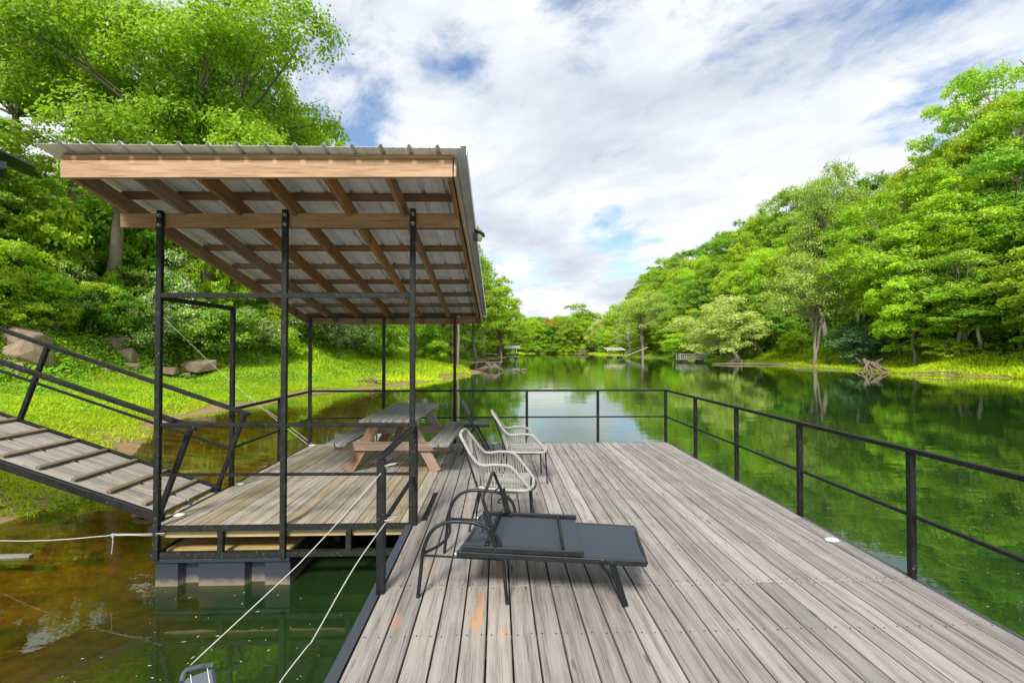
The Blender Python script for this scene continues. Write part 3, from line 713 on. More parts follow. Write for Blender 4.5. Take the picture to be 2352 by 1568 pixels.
# ------------------------------------------------------------------ folding chair
t = empty('folding_chair', (-.33, 7.45, 0), 0, label='dark folding chair near the far railing, seen from the side', cat='chair')
mb = MB(); mb.beam((-.20, 0, .455), (.215, 0, .455), .40, .045); mb.build('seat', M['plastic'], t, .012)
mb = MB(); mb.beam((-.245, 0, .83), (-.125, 0, .60), .40, .03, up=(1, 0, .5)); mb.build('backrest', M['plastic'], t, .01)
for s_ in (-.215, .215):
    mb = MB(); mb.beam((-.25, s_, .84), (.20, s_, 0), .022, .034, up=(1, 0, .5)); mb.build('front_leg', M['plastic'], t, .004)
    mb = MB(); mb.beam((-.02, s_ * .92, .44), (-.24, s_ * .92, 0), .02, .028, up=(1, 0, 0)); mb.build('rear_leg', M['plastic'], t, .004)
mb = MB(); mb.beam((.15, -.2, .09), (.15, .2, .09), .018, .018); mb.beam((-.19, -.2, .1), (-.19, .2, .1), .018, .018); mb.build('stretcher', M['plastic'], t)

# ------------------------------------------------------------------ sun lounger (backrest folded over)
t = empty('sun_lounger', (.2, 3.3, 0), 0, label='black sun lounger with its backrest folded down, in the foreground', cat='sun lounger')
o_ = Vector((.2, 3.3, 0))
def lg(x, y, z): return Vector((x, y, z)) - o_
bed = {'nl': (-.27, 3.065), 'nr': (.95, 2.885), 'fl': (-.15, 3.68), 'fr': (1.045, 3.45)}
mb = MB()
for a, b in (('nl', 'nr'), ('fl', 'fr')): mb.beam(lg(*bed[a], .315), lg(*bed[b], .315), .022, .036)
mb.beam(lg(*bed['nr'], .315), lg(*bed['fr'], .315), .02, .02); mb.beam(lg(-.24, 3.07, .305), lg(-.13, 3.68, .305), .02, .02)
mb.build('bed_frame', M['chairmetal'], t, .004)
def sag_sheet(c00, c10, c11, c01, z, sag, nx_=14, ny_=8, th=.003):
    mb = MB(); V = []; F = []
    for side in (0, 1):
        for j in range(ny_ + 1):
            for i in range(nx_ + 1):
                u, v = i / nx_, j / ny_
                p = (Vector(c00) * (1 - u) + Vector(c10) * u) * (1 - v) + (Vector(c01) * (1 - u) + Vector(c11) * u) * v
                V.append(lg(p[0], p[1], z - sag * math.sin(math.pi * v) - th * side))
    q = nx_ + 1; B = q * (ny_ + 1)
    for j in range(ny_):
        for i in range(nx_):
            a = j * q + i; F.append((a, a + 1, a + q + 1, a + q)); F.append((B + a, B + a + q, B + a + q + 1, B + a + 1))
    mb.add(V, F, smooth=True); return mb
sag_sheet(bed['nl'], bed['nr'], bed['fr'], bed['fl'], .329, .018).build('sling', M['fabric'], t)
br = {'nl': (-.235, 3.055), 'nr': (.56, 2.945), 'fl': (-.115, 3.69), 'fr': (.62, 3.57)}
sag_sheet((-.14, 3.07), (.55, 2.96), (.61, 3.55), (-.03, 3.66), .346, .012).build('backrest_sling', M['fabric'], t)
for a, b in (('nl', 'nr'), ('fl', 'fr')): mb = MB(); mb.beam(lg(*br[a], .357), lg(*br[b], .357), .024, .036); mb.build('backrest_rail', M['chairmetal'], t, .004)
for a, b in (((.43, 2.975), (.475, 3.58)), ((-.075, 3.05), (.02, 3.65))):
    mb = MB(); mb.tube([lg(*a, .372), lg(*b, .372)], .011, 8); mb.build('crossbar', M['chairmetal'], t)
mb = MB(); mb.tube(catmull([lg(-.01, 3.02, .36), lg(-.035, 3.02, .50), lg(-.075, 3.03, .62), lg(-.095, 3.04, .695), lg(-.075, 3.10, .725), lg(-.055, 3.3, .725), lg(-.04, 3.5, .722), lg(-.025, 3.575, .71), lg(.0, 3.60, .64), lg(.06, 3.61, .50), lg(.105, 3.61, .37)], 6), .0115, 8)
mb.build('prop_frame', M['chairmetal'], t)
for (x0, y0) in ((-.015, 3.03), (.095, 3.60)):
    mb = MB()
    for k, z in enumerate((.40, .48, .56)):
        xx = x0 + (z - .36) * (-.26 if y0 < 3.3 else -.30)
        c = catmull([lg(xx - .005, y0, z + .03), lg(xx - .04, y0, z + .015), lg(xx - .052, y0, z - .008), lg(xx - .03, y0, z - .012)], 3); mb.tube(c, .006, 5)
    mb.beam(lg(x0 - .035 - .02, y0, .58), lg(x0 - .015, y0, .40), .004, .045, up=(1, 0, 0))
    mb.build('ratchet_hooks', M['chairmetal'], t)
for pts in ([(-.535, 3.12, 0), (-.515, 3.11, .17), (-.495, 3.10, .33), (-.44, 3.09, .455), (-.34, 3.08, .517), (-.2, 3.065, .523), (-.10, 3.05, .505), (-.01, 3.04, .44), (.03, 3.035, .33), (.05, 3.03, .17), (.066, 3.02, 0)],
            [(-.433, 3.78, 0), (-.415, 3.775, .17), (-.395, 3.77, .33), (-.34, 3.76, .455), (-.24, 3.75, .517), (-.1, 3.735, .523), (.03, 3.72, .505), (.12, 3.71, .44), (.15, 3.70, .33), (.165, 3.695, .17), (.175, 3.69, 0)]):
    mb = MB(); mb.tube(catmull([lg(*p) for p in pts], 5), .0125, 10); mb.build('armrest_leg', M['chairmetal'], t)
mb = MB(); mb.tube([lg(-.50, 3.105, .29), lg(.04, 3.035, .285)], .008, 6); mb.tube([lg(-.40, 3.77, .29), lg(.15, 3.70, .285)], .008, 6)
mb.tube(catmull([lg(-.50, 3.11, .30), lg(-.40, 3.22, .31), (lg(-.355, 3.42, .305)), lg(-.375, 3.62, .32), lg(-.385, 3.765, .38)], 6), .010, 8)
mb.build('side_rails', M['chairmetal'], t)
mb = MB(); mb.beam(lg(.74, 2.93, .30), lg(.835, 2.965, .005), .016, .042, up=(1, 0, 0)); mb.beam(lg(.82, 3.49, .30), lg(.90, 3.50, .005), .016, .042, up=(1, 0, 0))
mb.beam(lg(.80, 2.96, .10), lg(.875, 3.50, .10), .014, .014); mb.beam(lg(.66, 2.93, .30), lg(.785, 2.95, .16), .01, .02, up=(1, 0, 0))
mb.build('foot_leg', M['chairmetal'], t, .003)
for q in ((-.275, 3.06, .315), (-.155, 3.69, .32)): mb = MB(); mb.blob(lg(*q), (.014, .02, .018), 8, 6); mb.build('hinge_bolt', M['bolt'], t)

# ------------------------------------------------------------------ ropes and small things near the dock
def rope(pts, r, label, loc=None, extra=None):
    P = catmull(pts, 6); o0 = P[0]
    mb = MB(); mb.tube([p - o0 for p in P], r, 6)
    for e in (extra or []): mb.tube([Vector(q) - o0 for q in catmull(e, 5)], r * .9, 6)
    o = mb.build('rope', M['rope']); o.location = o0; return tag(o, label, 'rope')
a1 = at(893, 1066, 3.2); a2 = at(893, 1190, 3.2)
boat = at(437, 1527, 2.33)
rope([a1, at(775, 1200, 2.98), at(705, 1275, 2.82), at(660, 1320, 2.74), boat], .0036, 'pale rope from the gate rail post down to the grey cover at the bottom edge', extra=[[a1 + Vector((-.02, -.04, 0)), a1 + Vector((.045, -.04, .01)), a1 + Vector((.04, .03, 0)), a1 + Vector((-.04, .02, -.01)), a1 + Vector((-.02, -.04, 0))]])
rope([a2, at(815, 1300, 2.9), at(722, 1462, 2.55), at(705, 1485, 2.48), at(640, 1570, 2.3), at(560, 1700, 2.1)], .0036, 'pale kinked rope from the foot of the gate rail post leaving the bottom edge', extra=[[a2 + Vector((-.02, -.04, 0)), a2 + Vector((.045, -.04, .01)), a2 + Vector((.04, .03, 0)), a2 + Vector((-.04, .02, -.01)), a2 + Vector((-.02, -.04, 0))]])
k1 = at(262, 1229, 4.5)
rope([at(378, 1227, 4.41), at(335, 1229, 4.43), k1, at(0, 1241, 4.9), at(-400, 1215, 6.5)], .0048, 'white knotted rope stretched from the platform corner post to the left bank',
     extra=[[at(378, 1224, 4.38), at(330, 1226, 4.42), k1 + Vector((0, 0, .012)), k1 + Vector((-.05, 0, .0)), k1 + Vector((-.20, 0, -.012))], [k1 + Vector((.02, 0, .02)), k1 + Vector((0, -.02, -.01)), k1 + Vector((-.02, .01, .015)), k1 + Vector((-.01, 0, -.06)), k1 + Vector((-.02, 0, -.17))]])
g_ = on_ground(335, 690)
rope([at(709, 1022, 8.1), at(600, 935, 10.2), at(470, 820, 14), g_], .0045, 'thin guy line from the platform corner up to the bushes on the left bank', extra=[[at(716, 1018, 8.1), at(660, 975, 9.0), at(610, 940, 10)]])
bt = empty('boat_cover', (-1.47, 2.33, .03), R(38), label='grey fabric corner with pale stitched seams at the bottom edge of the picture', cat='boat cover')
mb = MB(); mb.beam((0, -.35, -.12), (0, .06, .0), .13, .05, up=(0, 0, 1)); mb.build('cover', simple('grey_canvas', (.085, .10, .13), .85, var=.3, scale=90), bt, .015)
mb = MB()
for x in (-.035, .035): mb.tube([(x, -.33, -.0895), (x, .05, .0245)], .0018, 5)
mb.build('seam', M['white'], bt)
mb = MB(); mb.tube(catmull([(-.07, .04, .01), (-.055, .075, .035), (.0, .08, .03), (.06, .07, .02)], 5), .013, 8); mb.build('edge_roll', simple('grey_canvas_edge', (.06, .07, .09), .85), bt)
mb = MB()
def plank_log(px, py, px2, py2, w_, h_, mat, name, label, cat, dz=0.02):
    a, b = on_ground(px, py), on_ground(px2, py2); a.z += dz; b.z += dz; m_ = MB()
    P = [a.lerp(b, t_ / 7) + Vector((0, 0, .03 * math.sin(t_ * 2.1))) - a for t_ in range(8)]
    m_.tube(P, [w_ * (1 - .5 * t_ / 7) for t_ in range(8)], 7); o = m_.build(name, mat); o.location = a; return tag(o, label, cat)
a = Vector((-6.6, 5.6, WZ)); mb = MB(); mb.beam((-1.0, 0, .0), (.72, .10, .0), .19, .05, w1=.05); o = mb.build('driftwood_plank', M['tabletop']); o.location = (-5.75, 5.02, WZ - .005); tag(o, 'grey half-sunken plank in the brown shallows at the left edge', 'driftwood')
mb = MB(); mb.blob((0, 0, 0), (.16, .12, .08), 12, 8, .35); o = mb.build('sunken_stump', M['bark']); o.location = (-4.73, 6.33, WZ + .03); tag(o, 'dark wet stump in the water under the gangway foot', 'stump')

# ------------------------------------------------------------------ foliage library
def leaf_quads(P, Nn, size, rg, aspect=.55, vary=.5):
    n = len(P); Nn = Nn / (np.linalg.norm(Nn, axis=1, keepdims=True) + 1e-9)
    t = rg.normal(size=(n, 3)); t -= (t * Nn).sum(1, keepdims=True) * Nn; t /= np.linalg.norm(t, axis=1, keepdims=True) + 1e-9
    b = np.cross(Nn, t); L = (size * (1 - vary / 2 + vary * rg.random(n)))[:, None]; W = L * aspect
    droop = Nn * L * .12
    V = np.stack([P - t * L / 2 - droop, P + b * W / 2 + t * L * .06, P + t * L / 2 - droop, P - b * W / 2 + t * L * .06], 1).reshape(-1, 3)
    return V, np.arange(n * 4).reshape(n, 4)
def limb(mb, a, b, r0, r1, rd, n=6, bend=.12):
    a, b = Vector(a), Vector(b); L = (b - a).length; pts = [a]
    k = Vector((rd.uniform(-1, 1), rd.uniform(-1, 1), rd.uniform(.2, 1))) * L * bend
    for i in range(1, n + 1):
        t_ = i / n; pts.append(a.lerp(b, t_) + k * math.sin(math.pi * t_) + Vector((rd.uniform(-1, 1), rd.uniform(-1, 1), 0)) * L * .02 * (t_ < 1))
    mb.tube(pts, [r0 + (r1 - r0) * i / n for i in range(n + 1)], 7); return pts
protos = {}
def make_tree(key, mat, H, rx, rz_c, nblob, nleaf, lsize, seed, trunk_r=.22, base=.28, lean=0, flat=.62, sparse=1.0, barkmat='bark', blobr=(.20, .34), low=-.55, lobes=None, name='deciduous_tree', fork=1):
    """H height; rx crown radius; rz_c crown half height; crown built from many leaf clumps carried by limbs"""
    rg = np.random.default_rng(seed); rd = random.Random(seed)
    cz = H - rz_c; tree = MB(); P = []; Nn = []; RR = []
    top = Vector((lean, 0, cz)); trunk = limb(tree, (0, 0, -.6), top, trunk_r, trunk_r * .45, rd, 9, .04)
    for f_ in range(fork - 1):
        a = trunk[2 + f_]; limb(tree, a, (lean + rd.uniform(-.5, .5) * rx, rd.uniform(-.5, .5) * rx, cz), trunk_r * .6, trunk_r * .3, rd, 8, .06)
    cen = []
    for i in range(nblob):
        ph = i * 2.39996 + rd.uniform(-.4, .4); u = 1 - (i + .5) / nblob * (1 - low); u = max(-1, min(1, u + rd.uniform(-.08, .08)))
        s_ = math.sqrt(max(0, 1 - u * u)); q = rd.uniform(.62, 1.0) * (1 + .18 * math.sin(3 * ph + seed))
        if i % 5 == 4: q *= .5
        br_ = rd.uniform(*blobr) * rx
        c = Vector((lean + s_ * math.cos(ph) * (rx * q - br_ * .5), s_ * math.sin(ph) * (rx * q - br_ * .5), cz + u * rz_c * q)); cen.append((c, br_))
    for (c, br_) in cen:
        a = trunk[min(len(trunk) - 1, max(2, int(len(trunk) * (.45 + .5 * (c.z - cz + rz_c) / (2 * rz_c + 1e-6)))))]
        pts = limb(tree, a, c, trunk_r * .32, trunk_r * .05, rd, 5, .10)
        for _ in range(3): limb(tree, pts[3], c + Vector((rd.uniform(-1, 1), rd.uniform(-1, 1), rd.uniform(-.3, .8))) * br_, trunk_r * .09, trunk_r * .02, rd, 3, .1)
    wts = np.array([b * b for _, b in cen]); cnt = (wts / wts.sum() * nleaf).astype(int)
    for (c, br_), k in zip(cen, cnt):
        # every clump is itself made of small sprays
        ns = max(5, int(k / 26)); sd_ = rg.normal(size=(ns, 3)); sd_ /= np.linalg.norm(sd_, axis=1, keepdims=True); sd_[:, 2] = np.abs(sd_[:, 2]) * 1.0 - .38 * (rg.random(ns))
        sr = br_ * (.55 + .55 * rg.random(ns) ** .6)
        sc_ = np.array(c) + sd_ * sr[:, None] * np.array([1, 1, flat])
        idx = rg.integers(0, ns, k); off = rg.normal(size=(k, 3)) * br_ * np.array([.17, .17, .11]) * sparse
        p = sc_[idx] + off; p[:, 2] -= (off[:, 0] ** 2 + off[:, 1] ** 2) / (br_ + .01) * .9
        out = p - np.array(c); out /= np.linalg.norm(out, axis=1, keepdims=True) + 1e-6
        nn = out * .7 + np.array([0, 0, .5]) + rg.normal(size=(k, 3)) * .55
        P.append(p); Nn.append(nn); RR.append(np.clip(rg.random(k) * .6 + .4 * rd.random(), 0, 1))
    P = np.concatenate(P); Nn = np.concatenate(Nn); RR = np.concatenate(RR)
    V, F = leaf_quads(P, Nn, lsize, rg)
    root = empty(name); 
    crown = np_mesh('crown', V, F, M[mat], np.repeat(RR, 4), root)
    tk = tree.build('trunk', M[barkmat], root)
    protos[key] = (root, H, rx, crown, tk); root['used'] = 0
    return root
def place(key, x, y, H=None, Wd=None, rz=None, z=None, label=None, cat='tree', group=None, name=None, sink=.15):
    root, H0, rx0, cr, tk = protos[key]
    if root['used'] == 0: o = root; root['used'] = 1
    else:
        o = root.copy(); col.objects.link(o)
        for ch in root.children: c = ch.copy(); col.objects.link(c); c.parent = o
    if name: o.name = name
    z = (gz(x, y) - sink) if z is None else z
    sz = (H or H0) / H0; sx = (Wd / 2 / rx0) if Wd else sz
    o.location = (x, y, z); o.scale = (sx, sx, sz); o.rotation_euler = (0, 0, rz if rz is not None else random.uniform(0, 6.28))
    for k_ in ('used', 'group'):
        if k_ in o.keys() and o is not root: del o[k_]
    tag(o, label, cat, group); return o
def place_px(key, px, Y, top, width=None, **kw):
    """tree whose trunk stands at depth Y seen at photo column px, crown top at row top, crown width in metres"""
    Y0 = Y
    while terrain(*[np.array([q]) for q in at(px, top, Y)[:2]])[1][0] < .9 and Y < 230: Y += 1.0      # stand it on land, not in the river
    if width: width *= Y / Y0
    p = at(px, top, Y); zb = gz(p.x, p.y) - .15
    return place(key, p.x, p.y, H=p.z - zb, Wd=width, z=zb, **kw)

make_tree('big', 'leaf_near', 19, 8.4, 7.6, 84, 92000, .24, 11, .42, low=-.8, blobr=(.16, .27), flat=.78)
make_tree('airy', 'leaf_near', 18, 5.5, 7.0, 46, 26000, .22, 12, .24, low=-.6, blobr=(.14, .26), sparse=1.15, flat=.8)
make_tree('round', 'leaf_mid', 14, 5.0, 5.6, 42, 22000, .27, 13, .24, low=-.85, flat=.85)
make_tree('oak', 'leaf_mid', 15, 5.6, 5.2, 48, 22000, .28, 14, .28, low=-.75, flat=.75)
make_tree('layer', 'leaf_yellow', 13, 6.0, 5.4, 48, 26000, .26, 15, .24, low=-.95, flat=.62, blobr=(.16, .28))
make_tree('dark', 'leaf_dark', 15, 4.8, 6.4, 42, 20000, .27, 16, .24, low=-.9, flat=.8)
make_tree('gold', 'leaf_yellow', 12, 4.6, 5.0, 36, 18000, .26, 17, .2, low=-.9, flat=.85)
make_tree('grey', 'leaf_grey', 14, 5.4, 5.4, 40, 16000, .24, 18, .24, low=-.7, sparse=1.2, fork=2)
make_tree('pale', 'leaf_pale', 9, 5.6, 3.9, 44, 24000, .26, 19, .22, low=-.9, lean=-2.0, barkmat='palebark', flat=.5)
make_tree('maple', 'leaf_near', 15, 6.4, 6.6, 60, 46000, .25, 20, .26, low=-.95, flat=.7, blobr=(.15, .27), fork=2)
make_tree('orange', 'leaf_orange', 11, 4.0, 4.5, 30, 10000, .28, 21, .2, low=-.8)
make_tree('shrub', 'leaf_mid', 2.6, 1.7, 1.3, 22, 8000, .15, 31, .05, low=-.9, name='shrub', blobr=(.25, .42))
make_tree('shrubd', 'leaf_dark', 2.6, 1.7, 1.3, 22, 8000, .15, 32, .05, low=-.9, name='shrub', blobr=(.25, .42))
make_tree('flower', 'leaf_flower', 2.6, 1.9, 1.3, 26, 11000, .11, 33, .05, low=-.9, name='shrub', blobr=(.22, .38))
make_tree('shruby', 'leaf_yellow', 2.2, 1.6, 1.1, 20, 6000, .14, 34, .05, low=-.9, name='shrub', blobr=(.25, .42))
make_tree('bluebush', 'leaf_blue', 6, 4.2, 3.0, 34, 20000, .22, 35, .14, low=-.95, name='shrub', blobr=(.2, .34))
# bare tree
def make_bare(key, H, spread, seed, mat='palebark', r=.16, name='bare_tree'):
    rd = random.Random(seed); mb = MB(); root = empty(name)
    tr = limb(mb, (0, 0, -.4), (spread * .12, 0, H * .62), r, r * .5, rd, 8, .05)
    tk = mb.build('trunk', M[mat], root); mb = MB()
    def rec(a, d, L, rr, dep):
        b = a + d * L; pts = limb(mb, a, b, rr, rr * .5, rd, 4, .08)
        if dep:
            for _ in range(3 if dep > 1 else 4):
                nd = (d + Vector((rd.uniform(-1, 1), rd.uniform(-1, 1), rd.uniform(-.4, .7))) * .75).normalized(); rec(pts[rd.choice((2, 3, 4))], nd, L * rd.uniform(.5, .72), rr * .5, dep - 1)
    for i in range(9):
        a = tr[min(8, 4 + i // 2)]; ph = i * 2.4; rec(Vector(a), Vector((math.cos(ph), math.sin(ph), .55 + .1 * i * .5)).normalized(), spread * rd.uniform(.4, .6), r * .38, 3)
    br_ = mb.build('branches', M[mat], root); protos[key] = (root, H, spread, br_, tk); root['used'] = 0
make_bare('bare', 9, 4.5, 41); make_bare('twiggy', 3, 1.8, 42, 'palebark', .05, 'dead_bush')

# ------------------------------------------------------------------ left bank trees
GL_ = 'woodland trees on the left bank behind the shelter'
place_px('big', 478, 29, 6, 16.6, rz=.6, label='broad dense green tree towering behind the shed roof', name='deciduous_tree')
place_px('airy', 45, 27, -150, 11.5, rz=1.1, label='tall loose-crowned tree at the top left corner of the picture')
place_px('airy', 210, 31, -60, 9.5, rz=2.4, label='slim tree with bare forked trunk left of the broad dense tree')
place_px('gold', 690, 34, 255, 7.5, rz=.3, label='yellow-green young tree just above the shed roof, right of the broad tree')
place_px('bare', 790, 38, 300, 4.5, label='leafless twiggy treetop poking above the shed roof', name='bare_tree')
place_px('airy', 868, 46, 326, 5, label='small treetop tip peeping over the middle of the shed roof')
place_px('airy', 1054, 47, 482, 6.8, rz=.4, label='slender tree showing just right of the shed roof edge')
place_px('round', 1092, 60, 612, 10.5, rz=.9, label='rounded green tree right of the shed roof, left bank')
place_px('maple', 1150, 84, 672, 10.5, rz=.9, label='green tree leaning over the river beyond the rounded one, left bank')
place_px('gold', 1185, 112, 735, 9, rz=.9, label='farthest yellow-green tree of the left bank, above the small grey-roofed boathouse')
for px, Y, top, wd, key in ((-60, 21, 250, 7, 'dark'), (110, 31, 385, 7, 'round'), (300, 33, 370, 8, 'maple'), (560, 33, 300, 8, 'round'), (-350, 22, 100, 8, 'round')):
    place_px(key, px, Y, top, wd, label='leafy green tree on the upper left slope', group=GL_)
for px, Y, top, wd, key in ((620, 40, 360, 8, 'oak'), (740, 42, 390, 9, 'round'), (860, 48, 440, 9, 'dark'), (960, 52, 480, 9, 'maple'), (1040, 56, 540, 9, 'oak'), (1010, 68, 560, 9, 'dark'), (1060, 78, 600, 10, 'round'), (1110, 95, 650, 10, 'oak'), (1100, 120, 690, 11, 'dark'), (1145, 118, 705, 9, 'oak'), (1180, 140, 728, 9, 'dark'), (1070, 100, 640, 10, 'maple')):
    place_px(key, px, Y, top, wd, label='green tree in the left bank row', group='row of trees on the left bank')
x_ = on_ground(262, 600)
for px, py, px2, py2, y_, r_, lb in ((250, 600, 275, 470, 25, .34, 'thick grey tree trunk rising from the bushes left of the main beam'), (155, 500, 168, 395, 24, .26, 'short pale broken trunk among the leaves below the roof corner')):
    a = at(px, py, y_); b = at(px2, py2, y_); a.z = min(a.z, gz(a.x, a.y)); m_ = MB(); m_.tube([Vector((0, 0, -.3)), (b - a) * .5 + Vector((.1, 0, 0)), (b - a)], [r_, r_ * .85, r_ * .7], 12); o = m_.build('tree_trunk', M['bark']); o.location = a; tag(o, lb, 'tree trunk')

# shrubs on the left slope
for key, px, py, w_, h_, lb, g_ in (
    ('flower', 150, 735, 3.6, 3.0, 'big bush speckled with white blossom high on the left slope', None), ('shrubd', 245, 762, 3.0, 2.6, 'dark leafy bush above the pair of tan boulders', None),
    ('flower', 340, 800, 3.4, 2.6, 'wide white-blossomed bush seen just left of the near post', None), ('flower', 455, 805, 3.8, 2.7, 'white-blossomed bush seen through the doorway frame', None),
    ('shruby', 255, 725, 1.8, 2.4, 'yellowish bush between two dark bushes on the left slope', None), ('shrubd', 300, 795, 2.6, 2.8, 'dark glossy bush between white-blossomed bushes', None),
    ('flower', 590, 808, 3.8, 2.4, 'white-blossomed bush seen through the shelter between the door post and middle post', None), ('shrub', 520, 800, 2.4, 2.2, 'plain green bush behind the top of the door post', None),
    ('shrub', 30, 735, 2.6, 2.2, 'green bush above the large slab rock at the left edge', None), ('shrub', 330, 812, 1.0, .9, 'small fresh green bush at the grass edge near the boulders', None)):
    p = on_ground(px, py); place(key, p.x, p.y, H=h_, Wd=w_, label=lb, cat='bush', group=g_, name='shrub')
for px, Y, top, wd, key in ((50, 22, 425, 5.0, 'shrub'), (150, 25, 445, 5.2, 'shrubd'), (215, 27, 430, 5.0, 'shrub'), (320, 28, 455, 5.5, 'shrub'), (95, 26, 400, 5.5, 'shrubd'), (-60, 23, 420, 5.5, 'shrub'), (420, 30, 440, 5.5, 'shrub'), (20, 20.5, 570, 3.2, 'shruby'), (140, 22.5, 590, 3.4, 'flower'), (390, 26, 600, 3.6, 'flower'), (480, 29, 580, 4, 'shruby')):
    place_px(key, px, Y, top, wd, label='tall leafy mound, left slope', cat='bush', group='tall thicket mounds on the left slope', name='shrub')
for i in range(60):
    px = random.uniform(-200, 760); py = random.uniform(560, 795) - max(0, px - 400) * .05
    p = on_ground(px, py); k_ = random.choice(['shrub', 'shrubd', 'shrub', 'shruby', 'flower'])
    if terrain(np.array([p.x]), np.array([p.y]))[1][0] < 10.5: continue
    h_ = random.uniform(1.5, 3.0); place(k_, p.x, p.y, H=h_, Wd=h_ * random.uniform(1.1, 1.6), label='leafy bush, left slope thicket', cat='bush', group='thicket bushes on the left slope', name='shrub')
for i in range(34):
    y = 26 + i * 3.3 + random.uniform(-1, 1); x = float(np.interp(y, _LY, _LX)) - random.uniform(8.2, 10.5) * (1 if y < 50 else .5)
    h_ = random.uniform(1.8, 3.4) * (1 if y < 50 else 1.3); place(random.choice(['shrub', 'shrubd', 'shrub', 'flower', 'shruby']) if y < 60 else random.choice(['shrub', 'shrubd', 'shruby']), x, y, H=h_, Wd=h_ * 1.5, label='bush, foot of left bank', cat='bush', group='bushes along the left bank', name='shrub')

# ------------------------------------------------------------------ right bank
place_px('airy', 2265, 50, 150, 15.5, rz=2.2, label='tall emergent tree rising above all others at the upper right')
place_px('maple', 2110, 47, 430, 17, rz=.2, label='huge bright green layered tree on the right slope, left one of the big pair')
place_px('layer', 2275, 43, 400, 14.5, rz=1.6, label='broad yellow-green layered tree at the right, right one of the big pair')
place_px('maple', 2215, 41, 640, 13, rz=3.3, label='low spreading tree drooping over the water right of the root tangle')
place_px('layer', 2100, 43.5, 600, 10, rz=2.0, label='low bright tree overhanging above the root tangle')
place_px('grey', 1893, 66, 372, 11.5, rz=.5, label='open airy tree standing up on the ridge skyline')
place_px('gold', 1985, 58, 455, 8, rz=.5, label='golden-green tree beside the airy ridge tree')
place_px('grey', 1868, 53, 572, 11.0, rz=4.0, label='grey-green tree with two tall bare forked trunks on the right slope')
place_px('pale', 1700, 63.5, 698, 13.0, rz=.0, label='pale cream-leaved tree leaning over the water by the fenced dock')
place_px('gold', 1557, 92, 765, 8.5, rz=.5, label='small yellow-green tree at the waterside left of the pale tree')
place_px('grey', 1478, 100, 668, 15, rz=.5, label='rounded grey-green tree behind the bare tree')
place_px('bare', 1447, 112, 738, 9, rz=3.1, label='leafless pale tree beside the striped-roof boathouse', name='bare_tree')
place_px('dark', 2340, 37.5, 600, 8, rz=.5, label='dark green drooping tree at the right edge of the picture')
place_px('dark', 2345, 44, 300, 10, rz=.5, label='dark green tree high on the right edge behind the layered trees')
place_px('orange', 1256, 216, 728, 14, label='orange-tinged tree at the far bend of the river', name='deciduous_tree')
place_px('pale', 1368, 205, 742, 11, label='whitish tree among the green ones at the far bend')
place_px('round', 1330, 225, 706, 22, label='tallest rounded tree at the far bend of the river')
p = on_ground(2010, 836); place('bluebush', p.x + .8, p.y + 2.0, H=4.6, Wd=9.0, rz=.4, label='blue-green willow-like bush beside the root tangle', cat='bush', name='shrub')
p = on_ground(1930, 790); place('twiggy', p.x - .5, p.y, H=2.4, Wd=3.2, label='pale dead bush on the grassy right bank', cat='dead bush', name='dead_bush')
GR = 'trees covering the right hillside'; kinds = ['round', 'oak', 'layer', 'dark', 'gold', 'round', 'oak', 'maple']
names_ = {'round': 'rounded mid-green', 'oak': 'broad mid-green', 'layer': 'layered yellow-green', 'dark': 'deep green', 'gold': 'yellow-green', 'maple': 'bright green', 'grey': 'grey-green'}
def row(dx, y0, y1, step, hmin, hmax, wmul, ks, grp, what, jx=1.5):
    y = y0
    while y < y1:
        x = float(np.interp(y, _RY, _RX)) + dx + random.uniform(-jx, jx); k_ = random.choice(ks); h_ = random.uniform(hmin, hmax) * (1.14 if dx > 25 and y > 75 else 1)
        place(k_, x, y + random.uniform(-1, 1), H=h_, Wd=h_ * wmul * random.uniform(.85, 1.15), label='%s tree, %s' % (names_[k_], what), group=grp)
        y += step * random.uniform(.85, 1.15) * (1 + y / 400)
row(5.5, 34, 50, 6, 9, 12, .8, ['dark', 'round', 'dark', 'layer'], GR, 'waterside row of right bank')
row(5.0, 69, 215, 6.5, 8, 12, .85, kinds, GR, 'waterside row of right bank')
row(12, 26, 222, 7.0, 12, 15, .75, kinds, GR, 'middle belt of right hillside')
row(19.5, 26, 226, 7.5, 14, 18, .72, kinds, GR, 'upper belt of right hillside')
row(28, 22, 232, 8.0, 16, 20, .72, ['round', 'oak', 'dark', 'maple', 'oak'], GR, 'skyline of right hillside', 2)
for i in range(26):
    x = 4 + (i % 13) * 4.1 + random.uniform(-1, 1); y = 207 + (i // 13) * 12 + random.uniform(-1, 5); k_ = random.choice(kinds + ['grey', 'gold']); h_ = random.uniform(11, 16) + (i // 13) * 3
    place(k_, x, y, H=h_, Wd=h_ * .8, label='%s tree in the far bend woods' % names_[k_], group='trees at the far bend of the river')
for i in range(34):
    x = 2 + i * 1.2; y = 205.5 + random.uniform(-.5, 6); h_ = random.uniform(2.5, 5); place(random.choice(['shrub', 'shrubd', 'shruby', 'shrub']), x, y, H=h_, Wd=h_ * 1.7, label='bush below the far bend woods', cat='bush', group='bushes at the far bend', name='shrub')
for i in range(60):
    y = random.uniform(30, 200); x = float(np.interp(y, _RY, _RX)) + random.uniform(2.5, 9); h_ = random.uniform(1.5, 3.5)
    if 44 < y < 62 and x < 44: continue
    place(random.choice(['shrub', 'shrubd', 'shruby', 'shrub']), x, y, H=h_, Wd=h_ * 1.6, label='bush, lower right bank', cat='bush', group='bushes on the lower right bank', name='shrub')
